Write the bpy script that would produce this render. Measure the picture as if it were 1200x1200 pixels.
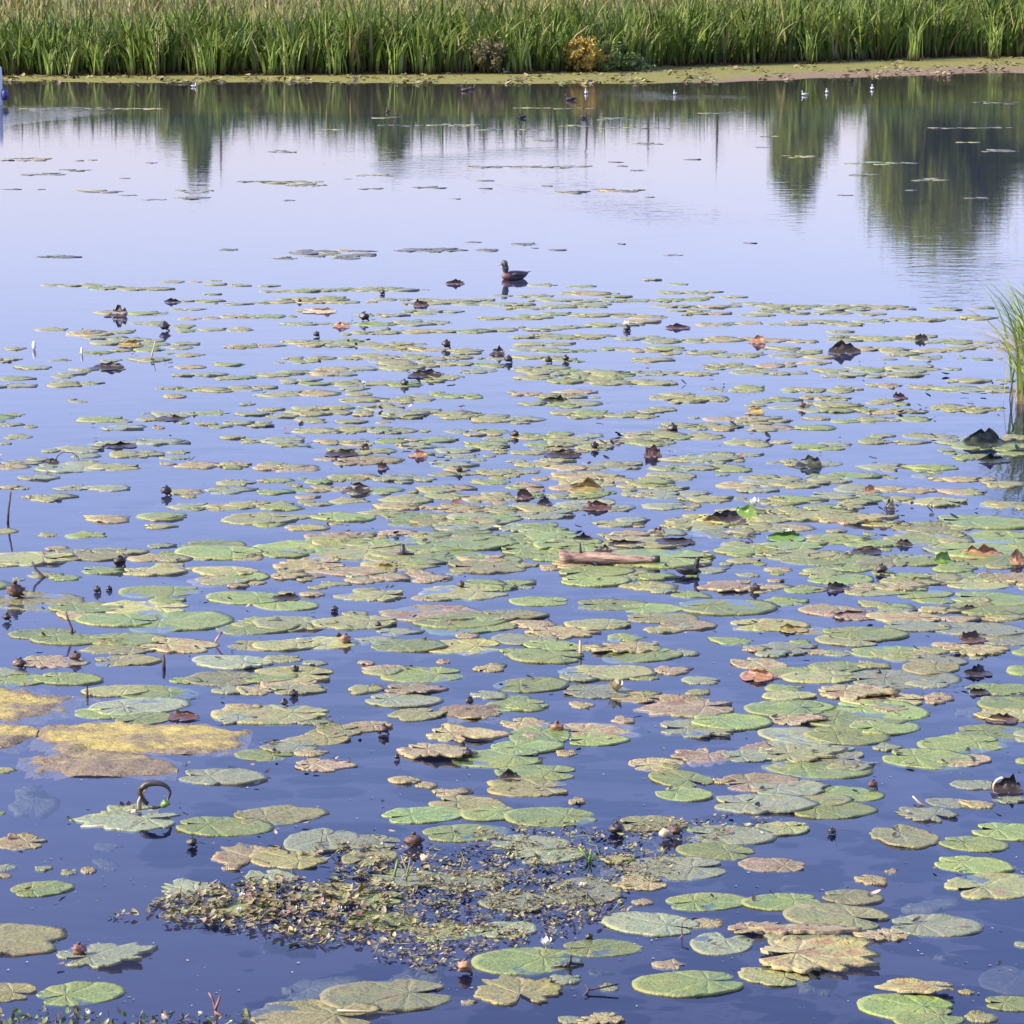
import bpy, bmesh, math, random
import numpy as np
from mathutils import Vector, Matrix, noise as mnoise
R = math.radians
random.seed(7); rng = np.random.default_rng(7)
for o in list(bpy.data.objects): bpy.data.objects.remove(o)
S = bpy.context.scene
COL = S.collection

# ------------------------------------------------------------------ camera
CAM_H = 3.2; FPX = 3900.0; HOR = -30.0
TH = math.atan((600 - HOR) / FPX)
cam_d = bpy.data.cameras.new("camera"); cam = bpy.data.objects.new("camera", cam_d); COL.objects.link(cam)
cam.location = (0, 0, CAM_H); cam.rotation_euler = (math.pi / 2 - TH, 0, 0)
cam_d.sensor_width = 36; cam_d.lens = FPX / 1200 * 36; cam_d.clip_start = 0.1; cam_d.clip_end = 3000
S.camera = cam
# ------------------------------------------------------------------ light
SUN_EL, SUN_AZ = R(36), R(-104)        # azimuth from +Y, clockwise: the sun stands to the left, a little behind
w = bpy.data.worlds.new("World"); S.world = w; w.use_nodes = True
wn = w.node_tree.nodes; wl = w.node_tree.links
sky = wn.new('ShaderNodeTexSky'); sky.sky_type = 'NISHITA'; sky.sun_disc = False
sky.sun_elevation = SUN_EL; sky.sun_rotation = SUN_AZ; sky.air_density = 1.25; sky.dust_density = 1.2; sky.ozone_density = 3.0
tint = wn.new('ShaderNodeMix'); tint.data_type = 'RGBA'; tint.blend_type = 'MULTIPLY'; tint.inputs[0].default_value = 1
tint.inputs[7].default_value = (1.04, 0.925, 1.36, 1)
wl.new(sky.outputs[0], tint.inputs[6]); wl.new(tint.outputs[2], wn['Background'].inputs[0])
wn['Background'].inputs[1].default_value = 0.12
sd = bpy.data.lights.new("sun", 'SUN'); sd.energy = 3.6; sd.angle = R(0.5); sd.color = (1, 0.93, 0.82)
sun = bpy.data.objects.new("sun", sd); COL.objects.link(sun)
dv = Vector((math.sin(SUN_AZ) * math.cos(SUN_EL), math.cos(SUN_AZ) * math.cos(SUN_EL), math.sin(SUN_EL)))
sun.rotation_euler = dv.to_track_quat('Z', 'Y').to_euler(); sun.location = dv * 60
S.view_settings.view_transform = 'Standard'; S.view_settings.look = 'None'
S.view_settings.exposure = 1.4; S.view_settings.gamma = 1
S.render.engine = 'CYCLES'

# ------------------------------------------------------------------ helpers
def P(px, py, z=0.0):
    """point of the plane z that lies on the line of sight of photo position (px, py)"""
    fx = px - 600; u = 600 - py
    d = Vector((fx, math.cos(TH) * FPX + math.sin(TH) * u, -math.sin(TH) * FPX + math.cos(TH) * u))
    t = (z - CAM_H) / d.z
    return Vector((d.x * t, d.y * t, z))
def PPM(py):
    p = P(600, py); return FPX / (p.y * math.cos(TH) + CAM_H * math.sin(TH))
def tag(o, label=None, cat=None, group=None, kind=None):
    if label: o['label'] = label
    if cat: o['category'] = cat
    if group: o['group'] = group
    if kind: o['kind'] = kind
    return o
def empty(name, loc, rz=0.0, s=1.0):
    o = bpy.data.objects.new(name, None); COL.objects.link(o)
    o.location = loc; o.rotation_euler = (0, 0, rz); o.scale = (s, s, s); o.empty_display_size = 0.1; return o
def mesh_np(name, V, F, mats, midx=None, smooth=True, attrs=None):
    me = bpy.data.meshes.new(name)
    V = np.asarray(V, np.float32); 
    if isinstance(F, np.ndarray) and F.ndim == 2:
        n, k = F.shape
        me.vertices.add(len(V)); me.vertices.foreach_set('co', V.ravel())
        me.loops.add(n * k); me.loops.foreach_set('vertex_index', F.astype(np.int32).ravel())
        me.polygons.add(n); me.polygons.foreach_set('loop_start', np.arange(0, n * k, k, dtype=np.int32))
        me.update(calc_edges=True)
    else:
        me.from_pydata(V.tolist(), [], [list(map(int, f)) for f in F])
    for m in (mats if isinstance(mats, (list, tuple)) else [mats]): me.materials.append(m)
    if midx is not None: me.polygons.foreach_set('material_index', np.asarray(midx, np.int32))
    if smooth: me.polygons.foreach_set('use_smooth', np.ones(len(me.polygons), bool))
    for k_, (ty, a) in (attrs or {}).items():
        at = me.attributes.new(k_, ty, 'POINT')
        at.data.foreach_set('vector' if ty == 'FLOAT_VECTOR' else 'value', np.asarray(a, np.float32).ravel())
    me.update(); return me
def link(name, me, parent=None, loc=None):
    o = bpy.data.objects.new(name, me); COL.objects.link(o)
    if parent: o.parent = parent
    if loc is not None: o.location = loc
    return o
def grid_faces(nr, nc, wrap=False):
    f = []
    for i in range(nr - 1):
        for j in range(nc if wrap else nc - 1):
            j2 = (j + 1) % nc
            f.append((i * nc + j, i * nc + j2, (i + 1) * nc + j2, (i + 1) * nc + j))
    return f
def tube(pts, rad, seg=8, V=None, F=None, squash=1.0):
    """closed lofted tube through pts with per-point radii"""
    V = [] if V is None else V; F = [] if F is None else F
    b = len(V); n = len(pts); pts = [Vector(p) for p in pts]
    for i, p in enumerate(pts):
        t = (pts[min(i + 1, n - 1)] - pts[max(i - 1, 0)]).normalized()
        a = Vector((0, 0, 1)) if abs(t.z) < 0.9 else Vector((0, 1, 0))
        s = t.cross(a).normalized(); u = s.cross(t).normalized()
        for k in range(seg):
            an = 2 * math.pi * k / seg
            V.append(tuple(p + s * math.cos(an) * rad[i] + u * math.sin(an) * rad[i] * squash))
    for f in grid_faces(n, seg, True): F.append(tuple(b + q for q in f))
    F.append(tuple(b + k for k in range(seg))[::-1]); F.append(tuple(b + (n - 1) * seg + k for k in range(seg)))
    return V, F
def ellipsoid(c, r, seg=12, rings=8, V=None, F=None, bump=0.0, seed=0):
    V = [] if V is None else V; F = [] if F is None else F
    pts = []; b = len(V)
    for i in range(rings + 1):
        th = math.pi * (i + 0.02) / (rings + 0.04)
        for k in range(seg):
            ph = 2 * math.pi * k / seg
            d = Vector((math.sin(th) * math.cos(ph), math.sin(th) * math.sin(ph), math.cos(th)))
            q = 1 + bump * mnoise.noise(d * 2.3 + Vector((seed, 0, 0)))
            V.append((c[0] + d.x * r[0] * q, c[1] + d.y * r[1] * q, c[2] + d.z * r[2] * q))
    for f in grid_faces(rings + 1, seg, True): F.append(tuple(b + q for q in f))
    F.append(tuple(b + k for k in range(seg))[::-1]); F.append(tuple(b + rings * seg + k for k in range(seg)))
    return V, F

# ------------------------------------------------------------------ materials
def newmat(name):
    m = bpy.data.materials.new(name); m.use_nodes = True
    return m, m.node_tree.nodes, m.node_tree.links, m.node_tree.nodes['Principled BSDF']
def mixc(n, l, fac, a, b, blend='MIX'):
    x = n.new('ShaderNodeMix'); x.data_type = 'RGBA'; x.blend_type = blend
    for sock, v in ((x.inputs[0], fac), (x.inputs[6], a), (x.inputs[7], b)):
        if isinstance(v, (int, float)): sock.default_value = v
        elif isinstance(v, tuple): sock.default_value = (*v, 1) if len(v) == 3 else v
        else: l.new(v, sock)
    return x.outputs[2]
def ramp(n, l, src, p0, p1):
    r = n.new('ShaderNodeMapRange'); r.inputs[1].default_value = p0; r.inputs[2].default_value = p1
    l.new(src, r.inputs[0]); return r.outputs[0]
def math_(n, l, op, a, b=None):
    x = n.new('ShaderNodeMath'); x.operation = op
    for i, v in enumerate((a, b)):
        if v is None: continue
        if isinstance(v, (int, float)): x.inputs[i].default_value = v
        else: l.new(v, x.inputs[i])
    return x.outputs[0]
def noise_(n, l, vec, scale, detail=4, rough=0.55):
    x = n.new('ShaderNodeTexNoise'); x.inputs['Scale'].default_value = scale; x.inputs['Detail'].default_value = detail
    x.inputs['Roughness'].default_value = rough; l.new(vec, x.inputs['Vector']); return x.outputs['Fac']
def bump_(n, l, h, strength, dist, bsdf):
    b = n.new('ShaderNodeBump'); b.inputs['Strength'].default_value = strength; b.inputs['Distance'].default_value = dist
    l.new(h, b.inputs['Height']); l.new(b.outputs[0], bsdf.inputs['Normal'])
def simple(name, c0, c1=None, rough=0.6, scale=8.0, bump=0.3, spec=0.5, bd=0.01, trans=False):
    m, n, l, b = newmat(name)
    tc = n.new('ShaderNodeTexCoord'); oi = n.new('ShaderNodeObjectInfo')
    ad = n.new('ShaderNodeVectorMath'); ad.operation = 'ADD'
    sc = math_(n, l, 'MULTIPLY', oi.outputs['Random'], 37.0)
    l.new(tc.outputs['Object'], ad.inputs[0]); l.new(sc, ad.inputs[1])
    f = noise_(n, l, ad.outputs[0], scale, 6, 0.65)
    c1 = c1 or tuple(x * 0.6 for x in c0)
    l.new(mixc(n, l, ramp(n, l, f, 0.35, 0.65), c0, c1), b.inputs['Base Color'])
    b.inputs['Roughness'].default_value = rough; b.inputs['Specular IOR Level'].default_value = spec
    if bump: bump_(n, l, f, bump, bd, b)
    return m
def pad_mat(name, ca, cb, spot, spot_amt, edge, rough=0.42, veinc=0.25, holes=0.0):
    m, n, l, b = newmat(name)
    at = n.new('ShaderNodeAttribute'); at.attribute_name = 'tex'
    ra = n.new('ShaderNodeAttribute'); ra.attribute_name = 'rad'
    an = n.new('ShaderNodeAttribute'); an.attribute_name = 'ang'
    oi = n.new('ShaderNodeObjectInfo')
    ad = n.new('ShaderNodeVectorMath'); ad.operation = 'ADD'
    rnd = oi.outputs['Random']
    sc = math_(n, l, 'MULTIPLY', rnd, 91.0)
    l.new(at.outputs['Vector'], ad.inputs[0]); l.new(sc, ad.inputs[1]); v = ad.outputs[0]
    big = noise_(n, l, v, 0.9, 3, 0.5); mid = noise_(n, l, v, 3.2, 5, 0.65); fine = noise_(n, l, v, 13, 3, 0.6)
    c = mixc(n, l, ramp(n, l, big, 0.36, 0.62), ca, cb)
    # radiating veins
    wv = math_(n, l, 'ADD', math_(n, l, 'MULTIPLY', an.outputs['Fac'], 13.0), math_(n, l, 'MULTIPLY', mid, 2.0))
    vs = math_(n, l, 'POWER', math_(n, l, 'ABSOLUTE', math_(n, l, 'COSINE', wv)), 14.0)
    c = mixc(n, l, math_(n, l, 'MULTIPLY', vs, veinc), c, tuple(min(1, x * 1.7) for x in ca))
    # pale and yellowed patches
    lp = ramp(n, l, noise_(n, l, v, 1.9, 4, .6), .52, .66)
    c = mixc(n, l, math_(n, l, 'MULTIPLY', lp, .25 + .4 * spot_amt), c, tuple((x * 1.25 + y_) / 2 for x, y_ in zip(ca, (.30, .24, .09))))
    # blotches and spots of decay
    sp = ramp(n, l, math_(n, l, 'ADD', mid, math_(n, l, 'MULTIPLY', math_(n, l, 'SUBTRACT', rnd, 0.5), 0.08)), 0.66 - 0.24 * spot_amt, 0.73 - 0.22 * spot_amt)
    c = mixc(n, l, math_(n, l, 'MULTIPLY', sp, 0.85), c, spot)
    s2 = ramp(n, l, fine, 0.655 - 0.11 * spot_amt, 0.70 - 0.11 * spot_amt)
    c = mixc(n, l, math_(n, l, 'MULTIPLY', s2, 0.65), c, (0.04, 0.028, 0.015))
    # rim
    e = ramp(n, l, math_(n, l, 'ADD', ra.outputs['Fac'], math_(n, l, 'MULTIPLY', math_(n, l, 'SUBTRACT', mid, 0.5), 0.9)), 0.90, 1.05)
    c = mixc(n, l, math_(n, l, 'MULTIPLY', e, 0.6), c, edge)
    hv = n.new('ShaderNodeHueSaturation'); l.new(c, hv.inputs['Color'])
    l.new(math_(n, l, 'ADD', math_(n, l, 'MULTIPLY', rnd, 0.55), 0.74), hv.inputs['Value'])
    l.new(math_(n, l, 'ADD', math_(n, l, 'MULTIPLY', rnd, 0.03), 0.485), hv.inputs['Hue'])
    l.new(hv.outputs[0], b.inputs['Base Color'])
    wet = ramp(n, l, big, 0.35, 0.7)
    l.new(math_(n, l, 'ADD', math_(n, l, 'MULTIPLY', wet, 0.20), rough), b.inputs['Roughness']); b.inputs['Specular IOR Level'].default_value = .42
    bump_(n, l, math_(n, l, 'ADD', math_(n, l, 'MULTIPLY', mid, 1.6), math_(n, l, 'ADD', fine, math_(n, l, 'MULTIPLY', vs, -0.6))), 0.6, 0.012, b)
    return m
PM = {
 'g': pad_mat('pad_green', (.125, .165, .030), (.165, .185, .04), (.17, .13, .05), 0.2, (.25, .24, .07), veinc=.45),
 'o': pad_mat('pad_olive', (.165, .172, .045), (.20, .19, .06), (.20, .13, .055), 0.45, (.26, .22, .08), veinc=.35),
 'y': pad_mat('pad_yellow', (.25, .225, .055), (.20, .195, .05), (.24, .14, .05), 0.45, (.32, .26, .08), veinc=.35),
 'p': pad_mat('pad_pink', (.27, .20, .10), (.20, .185, .075), (.22, .11, .05), 0.65, (.34, .25, .13), rough=.5),
 't': pad_mat('pad_tan', (.28, .225, .085), (.21, .19, .065), (.22, .12, .05), 0.65, (.34, .27, .11), rough=.5),
 'b': pad_mat('pad_grey', (.155, .170, .065), (.18, .185, .085), (.16, .13, .06), 0.35, (.22, .21, .09), rough=.34),
 'd': pad_mat('pad_dark', (.085, .085, .055), (.11, .105, .07), (.07, .05, .035), 0.5, (.13, .12, .07), rough=.4),
 's': pad_mat('pad_sunken', (.085, .075, .035), (.07, .065, .035), (.05, .04, .025), 0.4, (.10, .09, .05), rough=.6),
}
M_dark = simple('dark_leaf', (.022, .016, .012), (.05, .035, .02), .45, 30, .4)  # shade on wet upturned leaves put into the colour; dark pods share it
M_darkgreen = simple('dark_green_leaf', (.045, .055, .02), (.018, .016, .01), .45, 20, .4)  # green leaves turned from the sun, their shade put into the colour
M_brown = simple('brown_pod', (.12, .06, .03), (.04, .022, .014), .55, 40, .5)
M_pink = simple('pink_bud', (.30, .15, .10), (.11, .05, .035), .5, 30, .4)
M_orange = simple('orange_leaf', (.36, .20, .09), (.17, .07, .035), .5, 25, .4)
M_red = simple('red_leaf', (.12, .055, .035), (.04, .022, .015), .5, 30, .4)
M_yellow = simple('yellow_leaf', (.34, .25, .06), (.10, .07, .03), .5, 20, .4)
M_bright = simple('bright_leaf', (.16, .25, .035), (.09, .16, .03), .45, 12, .3)
M_white = simple('white_petal', (.66, .64, .58), (.62, .60, .50), .5, 20, .2)
M_cream = simple('cream_bud', (.46, .38, .22), (.30, .22, .12), .5, 30, .3)
M_stem = simple('stem', (.10, .075, .04), (.035, .025, .02), .6, 40, .4)
M_greenstem = simple('green_stem', (.16, .19, .06), (.10, .11, .05), .5, 30, .3)
M_wood = simple('twig_wood', (.09, .06, .045), (.03, .022, .02), .7, 50, .6)

# ------------------------------------------------------------------ water, bed, land
def water_material():
    m, n, l, b = newmat('pond_water'); n.remove(b)
    out = n['Material Output']
    tc = n.new('ShaderNodeTexCoord')
    def mapped(s):
        mp = n.new('ShaderNodeMapping'); mp.inputs['Scale'].default_value = s
        l.new(tc.outputs['Object'], mp.inputs['Vector']); return mp.outputs[0]
    n1 = noise_(n, l, mapped((1, 1.6, 1)), 2.2, 2, .5)
    n2 = noise_(n, l, mapped((1, 1.3, 1)), 9.0, 2, .5)
    n3 = noise_(n, l, mapped((1, 0.35, 1)), 0.09, 3, .6)      # wind patches
    patch = ramp(n, l, n3, .54, .70)
    h = math_(n, l, 'ADD', math_(n, l, 'MULTIPLY', n1, math_(n, l, 'ADD', math_(n, l, 'MULTIPLY', patch, 0.011), 0.0016)),
              math_(n, l, 'MULTIPLY', n2, math_(n, l, 'ADD', math_(n, l, 'MULTIPLY', patch, 0.0040), 0.00028)))
    bp = n.new('ShaderNodeBump'); bp.inputs['Strength'].default_value = 1; bp.inputs['Distance'].default_value = 1.0
    l.new(h, bp.inputs['Height'])
    fr = n.new('ShaderNodeFresnel'); fr.inputs['IOR'].default_value = 1.333; l.new(bp.outputs[0], fr.inputs['Normal'])
    gl = n.new('ShaderNodeBsdfGlossy'); gl.inputs['Roughness'].default_value = 0.015; l.new(bp.outputs[0], gl.inputs['Normal'])
    tr = n.new('ShaderNodeBsdfTransparent'); tr.inputs['Color'].default_value = (.62, .68, .80, 1)
    mx = n.new('ShaderNodeMixShader'); ge = n.new('ShaderNodeNewGeometry')      # light coming up through the surface is hardly reflected back down
    l.new(math_(n, l, 'MAXIMUM', math_(n, l, 'MULTIPLY', fr.outputs[0], math_(n, l, 'SUBTRACT', 1.0, ge.outputs['Backfacing'])), 0.03), mx.inputs[0]); l.new(tr.outputs[0], mx.inputs[1]); l.new(gl.outputs[0], mx.inputs[2])
    l.new(mx.outputs[0], out.inputs['Surface'])
    return m
M_water = water_material()
me = mesh_np('water', [(-260, -20, 0), (260, -20, 0), (260, 150, 0), (-260, 150, 0)], np.array([[0, 1, 2, 3]]), M_water, smooth=False)
tag(link('water', me), kind='structure')
M_bed = simple('pond_bed', (.036, .028, .048), (.024, .019, .034), .9, .5, 0)
me = mesh_np('pond_bed', [(-260, -20, -.7), (260, -20, -.7), (260, 150, -.7), (-260, 150, -.7)], np.array([[0, 1, 2, 3]]), M_bed, smooth=False)
tag(link('pond_bed', me), kind='structure')

def lerp_tab(x, tab):
    xs, ys = zip(*tab); return float(np.interp(x, xs, ys))
def D_of(py): return P(600, py).y
# shoreline (distance) and reed foot (distance) across the far bank, by direction px
SHORE_PX = [(-2000, 100), (0, 95.6), (300, 96.4), (600, 98), (760, 98), (900, 94), (1050, 90), (1200, 86), (2200, 80)]
FOOT_PX = [(-2000, 92), (0, 90.5), (300, 90), (600, 88), (740, 84.5), (800, 80), (1000, 75), (1200, 69), (2200, 60)]
def px_at(X, Y): return 600 + X * FPX / (Y * math.cos(TH))
def shoreY(X): return D_of(lerp_tab(px_at(X, 100), SHORE_PX)) + (1.6 * mnoise.noise(Vector((X * .22, 3, 0))) + .8 * mnoise.noise(Vector((X * .9, 7, 0))) if abs(X) < 70 else 0)
def footY(X): return D_of(lerp_tab(px_at(X, 108), FOOT_PX))
def land_h(X, Y):
    s, f = shoreY(X), footY(X)
    if Y < s: return -min(0.8, (s - Y) * 0.12) - 0.01
    if Y < f: z = 0.006 + 0.035 * (Y - s) / (f - s)
    else:
        d = Y - f; z = 0.04 + 0.4 * min(d, 3) / 3
        if d > 3: z += 1.6 * min(1, (d - 3) / 24) ** 0.9
        if d > 27: z += 0.45 * min(1, (d - 27) / 60)
    return z + 0.06 * mnoise.noise(Vector((X * .35, Y * .35, 0))) * (1 if Y > f else .15)
def land_material():
    m, n, l, b = newmat('far_bank')
    at = n.new('ShaderNodeAttribute'); at.attribute_name = 'zone'
    tc = n.new('ShaderNodeTexCoord'); v = tc.outputs['Object']
    a = noise_(n, l, v, .9, 5, .6); c_ = noise_(n, l, v, .16, 4, .6); f = noise_(n, l, v, 3.5, 6, .75)
    z = math_(n, l, 'ADD', at.outputs['Fac'], math_(n, l, 'MULTIPLY', math_(n, l, 'SUBTRACT', a, .5), .55))
    algae = mixc(n, l, ramp(n, l, f, .35, .65), (.22, .19, .035), (.11, .11, .03))
    mud = mixc(n, l, ramp(n, l, f, .35, .65), (.21, .135, .07), (.14, .10, .055))
    meadow = mixc(n, l, ramp(n, l, c_, .35, .65), (.13, .13, .035), (.09, .11, .03))
    c = mixc(n, l, ramp(n, l, z, .28, .48), mud, algae)
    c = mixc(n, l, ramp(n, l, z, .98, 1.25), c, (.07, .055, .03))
    c = mixc(n, l, ramp(n, l, z, 1.8, 2.2), c, meadow)
    l.new(c, b.inputs['Base Color']); b.inputs['Roughness'].default_value = .85; b.inputs['Specular IOR Level'].default_value = .15
    bump_(n, l, f, .5, .05, b); return m
xs = list(np.concatenate([np.linspace(-900, -80, 14), np.linspace(-60, 60, 301), np.linspace(80, 900, 14)]))
ts = list(np.linspace(-6, 0, 4)) + list(np.linspace(.12, 1, 8)) + [1.2, 1.5, 1.8, 2.1, 2.5, 3, 3.5, 4, 4.5, 5, 5.5, 6, 8, 12, 30, 100, 300]
V = []; Z = []
for t in ts:
    for X in xs:
        s, f = shoreY(X), footY(X)
        Y = s + t if t < 0 else (s + (f - s) * t if t <= 1 else f + (t - 1) * 6)
        V.append((X, Y, land_h(X, Y)));
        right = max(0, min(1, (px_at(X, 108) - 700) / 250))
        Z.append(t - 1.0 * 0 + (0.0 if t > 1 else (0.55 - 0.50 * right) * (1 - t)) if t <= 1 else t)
me = mesh_np('far_bank', V, np.array(grid_faces(len(ts), len(xs))), land_material(), attrs={'zone': ('FLOAT', Z)})
tag(link('meadow_ground', me), kind='structure')

# near bank, under the photographer
M_near = simple('near_soil', (.10, .085, .05), (.07, .09, .03), .9, 3, .6, bd=.05)
V = []; nx, ny = 61, 24
for j in range(ny):
    for i in range(nx):
        X = -30 + i; Y = -19 + j * 28.0 / (ny - 1)
        z = 1.6 if Y < 1 else 1.6 - 1.9 * ((Y - 1) / 8.0)
        z += .05 * mnoise.noise(Vector((X * .7, Y * .7, 3))); V.append((X, Y, z))
me = mesh_np('near_bank', V, np.array(grid_faces(ny, nx)), M_near)
tag(link('near_bank_ground', me), kind='structure')

# ------------------------------------------------------------------ blades (reeds, grasses)
def blade_mat(name, c0, c1, dry, dry_amt=.3, basec=(.06, .03, .015)):
    m, n, l, b = newmat(name)
    a = n.new('ShaderNodeAttribute'); a.attribute_name = 'rnd'
    h = n.new('ShaderNodeAttribute'); h.attribute_name = 'hgt'
    c = mixc(n, l, a.outputs['Fac'], c0, c1)
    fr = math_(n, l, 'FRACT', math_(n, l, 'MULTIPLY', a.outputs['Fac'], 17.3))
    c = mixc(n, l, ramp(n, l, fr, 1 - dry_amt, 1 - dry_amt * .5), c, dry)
    c = mixc(n, l, ramp(n, l, h.outputs['Fac'], .26, .02), c, basec)  # blade foot: default basec puts the shade low in the reeds into the colour
    l.new(c, b.inputs['Base Color']); b.inputs['Roughness'].default_value = .55; b.inputs['Specular IOR Level'].default_value = .15
    tr = n.new('ShaderNodeBsdfTranslucent'); l.new(c, tr.inputs['Color'])
    mx = n.new('ShaderNodeMixShader'); mx.inputs[0].default_value = .2
    l.new(b.outputs[0], mx.inputs[1]); l.new(tr.outputs[0], mx.inputs[2]); l.new(mx.outputs[0], n['Material Output'].inputs['Surface'])
    return m
def blades(name, base, H, W, lean, droop, mat, nseg=5, azim=None):
    """many bent tapered blades as one mesh; arrays of foot points, heights, widths"""
    base = np.asarray(base, float); N = len(base)
    az = rng.uniform(0, 2 * np.pi, N) if azim is None else azim
    ld = np.stack([np.cos(az), np.sin(az)], 1)
    fa = az + rng.uniform(-1.2, 1.2, N)
    sd_ = np.stack([-np.sin(fa), np.cos(fa)], 1)
    V = np.zeros((N, nseg + 1, 2, 3)); hg = np.zeros((N, nseg + 1, 2)); rn = np.repeat(rng.random(N)[:, None], (nseg + 1) * 2, 1)
    for s in range(nseg + 1):
        t = s / nseg
        off = (lean * t + droop * t ** 3) * H
        z = H * (t - droop * 0.45 * t ** 4)
        wd = W * (1 - t ** 2.2) * (0.55 + 0.9 * t * (1 - t) * 2) * .5 + W * .03
        c = np.zeros((N, 3)); c[:, :2] = base[:, :2] + ld * off[:, None]; c[:, 2] = base[:, 2] + z
        for q, sg in enumerate((-1, 1)):
            V[:, s, q, :] = c; V[:, s, q, :2] += sd_ * (wd * sg)[:, None]
        hg[:, s, :] = t
    F = []
    idx = np.arange(N)[:, None] * (nseg + 1) * 2
    for s in range(nseg):
        a = idx + s * 2; F.append(np.concatenate([a, a + 1, a + 3, a + 2], 1))
    F = np.concatenate(F, 0)
    return mesh_np(name, V.reshape(-1, 3), F, mat, attrs={'rnd': ('FLOAT', rn.ravel()), 'hgt': ('FLOAT', hg.ravel())})
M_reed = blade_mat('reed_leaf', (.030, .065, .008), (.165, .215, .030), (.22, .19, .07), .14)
M_reed_fresh = blade_mat('reed_leaf_fresh', (.15, .22, .04), (.23, .30, .06), (.33, .30, .13), .12)  # paler, fresher green of the single clumps
M_meadow = blade_mat('meadow_grass', (.12, .14, .03), (.20, .19, .05), (.26, .19, .08), .3)
M_tuss = blade_mat('tussock_blade', (.12, .21, .03), (.24, .32, .06), (.42, .36, .18), .25, basec=(.25, .18, .09))
def reed_h(px):
    return lerp_tab(px, [(-900, 2.0), (0, 1.75), (120, 1.75), (180, 2.15), (330, 2.2), (480, 2.2), (640, 2.35), (800, 2.3), (1000, 2.6), (1200, 2.7), (2000, 2.7)])
bs, hs, ws = [], [], []
X = -30.0
N = 21000
Xs = rng.uniform(-32, 34, N)
for X in Xs:
    px = px_at(X, 110); f = footY(X) + .35 * mnoise.noise(Vector((X * .9, 5, 0))) + .25 * mnoise.noise(Vector((X * 3, 9, 0)))
    d = (random.random() ** 1.3) * (6.0 if px < 820 else 7.5)
    cl = .72 + .62 * mnoise.noise(Vector((X * .55, d * .5, 1))) + .22 * mnoise.noise(Vector((X * 2.1, d, 4)))
    if random.random() > cl + .25: continue
    Y = f + .1 + d
    x2 = X + random.gauss(0, .05)
    bs.append((x2, Y, land_h(x2, Y) - .03)); H = reed_h(px) * (max(cl, .2) ** .55) * random.choice([1, 1, .8, .55]) * random.uniform(.75, 1.12)
    if d > 1: H *= .97
    hs.append(H); ws.append(random.uniform(.06, .14))
n_ = len(bs)
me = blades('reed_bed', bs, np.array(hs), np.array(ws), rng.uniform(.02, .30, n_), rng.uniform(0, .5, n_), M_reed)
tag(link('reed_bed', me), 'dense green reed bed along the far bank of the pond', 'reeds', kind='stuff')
# meadow grass on the rise behind
bs, hs = [], []
for k in range(16000):
    X = random.uniform(-34, 38); Y = footY(X) + random.uniform(3.5, 30)
    if mnoise.noise(Vector((X * .3, Y * .2, 8))) < -.25 and random.random() < .6: continue
    bs.append((X, Y, land_h(X, Y) - .03)); hs.append(random.uniform(.35, .95) * (1 + .5 * mnoise.noise(Vector((X * .4, Y * .3, 2)))))
n_ = len(bs)
me = blades('meadow_grass', bs, np.array(hs), rng.uniform(.04, .10, n_), rng.uniform(.05, .4, n_), rng.uniform(0, .4, n_), M_meadow, 3)
tag(link('meadow_grass', me), 'yellowish tall meadow grass on the rise behind the reeds', 'grass', kind='stuff')

# single reed clumps that stand out in front of the bed
def reed_clump(px, spread, h, nb, label, mat=M_reed_fresh, name='reed_clump', dy=0.0, wmin=.04, wmax=.075):
    X = P(px, 88).x; Y = footY(X) - .12 + dy; X = (px - 600) * (Y * math.cos(TH)) / FPX
    e = land_h(X, Y)
    b = np.stack([rng.normal(0, spread, nb), rng.normal(0, spread * .6, nb), np.full(nb, -.03)], 1)
    me = blades(name, b, rng.uniform(.6, 1.05, nb) * h, rng.uniform(wmin, wmax, nb), rng.uniform(.02, .2, nb), rng.uniform(0, .4, nb), mat)
    return tag(link(name, me, loc=(X, Y, e)), label, 'reeds', 'bright reed clumps at the far water edge')
for a in [
 (57, .10, 1.3, 26, 'bright reed clump, leftmost of the clumps at the far water edge'),
 (72, .16, 1.0, 34, 'low yellow-green reed clump, second from left at the far edge'),
 (82, .05, 1.4, 14, 'slim pale reed clump, third from left at the far edge'),
 (115, .10, 1.3, 26, 'pale green reed clump, fourth from left at the far edge'),
 (152, .07, 1.5, 18, 'narrow upright reed clump, fifth from left at the far edge'),
 (180, .10, 1.5, 20, 'leaning reed clump, sixth from left at the far edge'),
 (238, .20, 1.45, 46, 'broad pale reed clump, the widest on the left half of bank'),
 (318, .05, 1.5, 14, 'thin upright reed clump, just right of the broad pale one'),
 (335, .16, 1.4, 30, 'leaning open reed clump left of the yellow-green one'),
 (393, .14, 1.3, 40, 'yellow-green reed clump a third of the way along the bank'),
 (463, .10, 1.4, 30, 'pale reed clump whose foot reaches the yellow shore strip'),
 (497, .14, 1.5, 36, 'bright reed clump left of the brown dry shrub'),
 (610, .18, 1.7, 44, 'tall pale reed clump right of the brown dry shrub'),
 (952, .10, 1.5, 26, 'reed clump with orange feet, right of the low bushes'),
 (1072, .14, 1.8, 40, 'tall light reed clump toward the right end of the bank'),
 (1165, .12, 1.7, 34, 'rightmost tall light reed clump on the far bank')]: reed_clump(*a)
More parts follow.
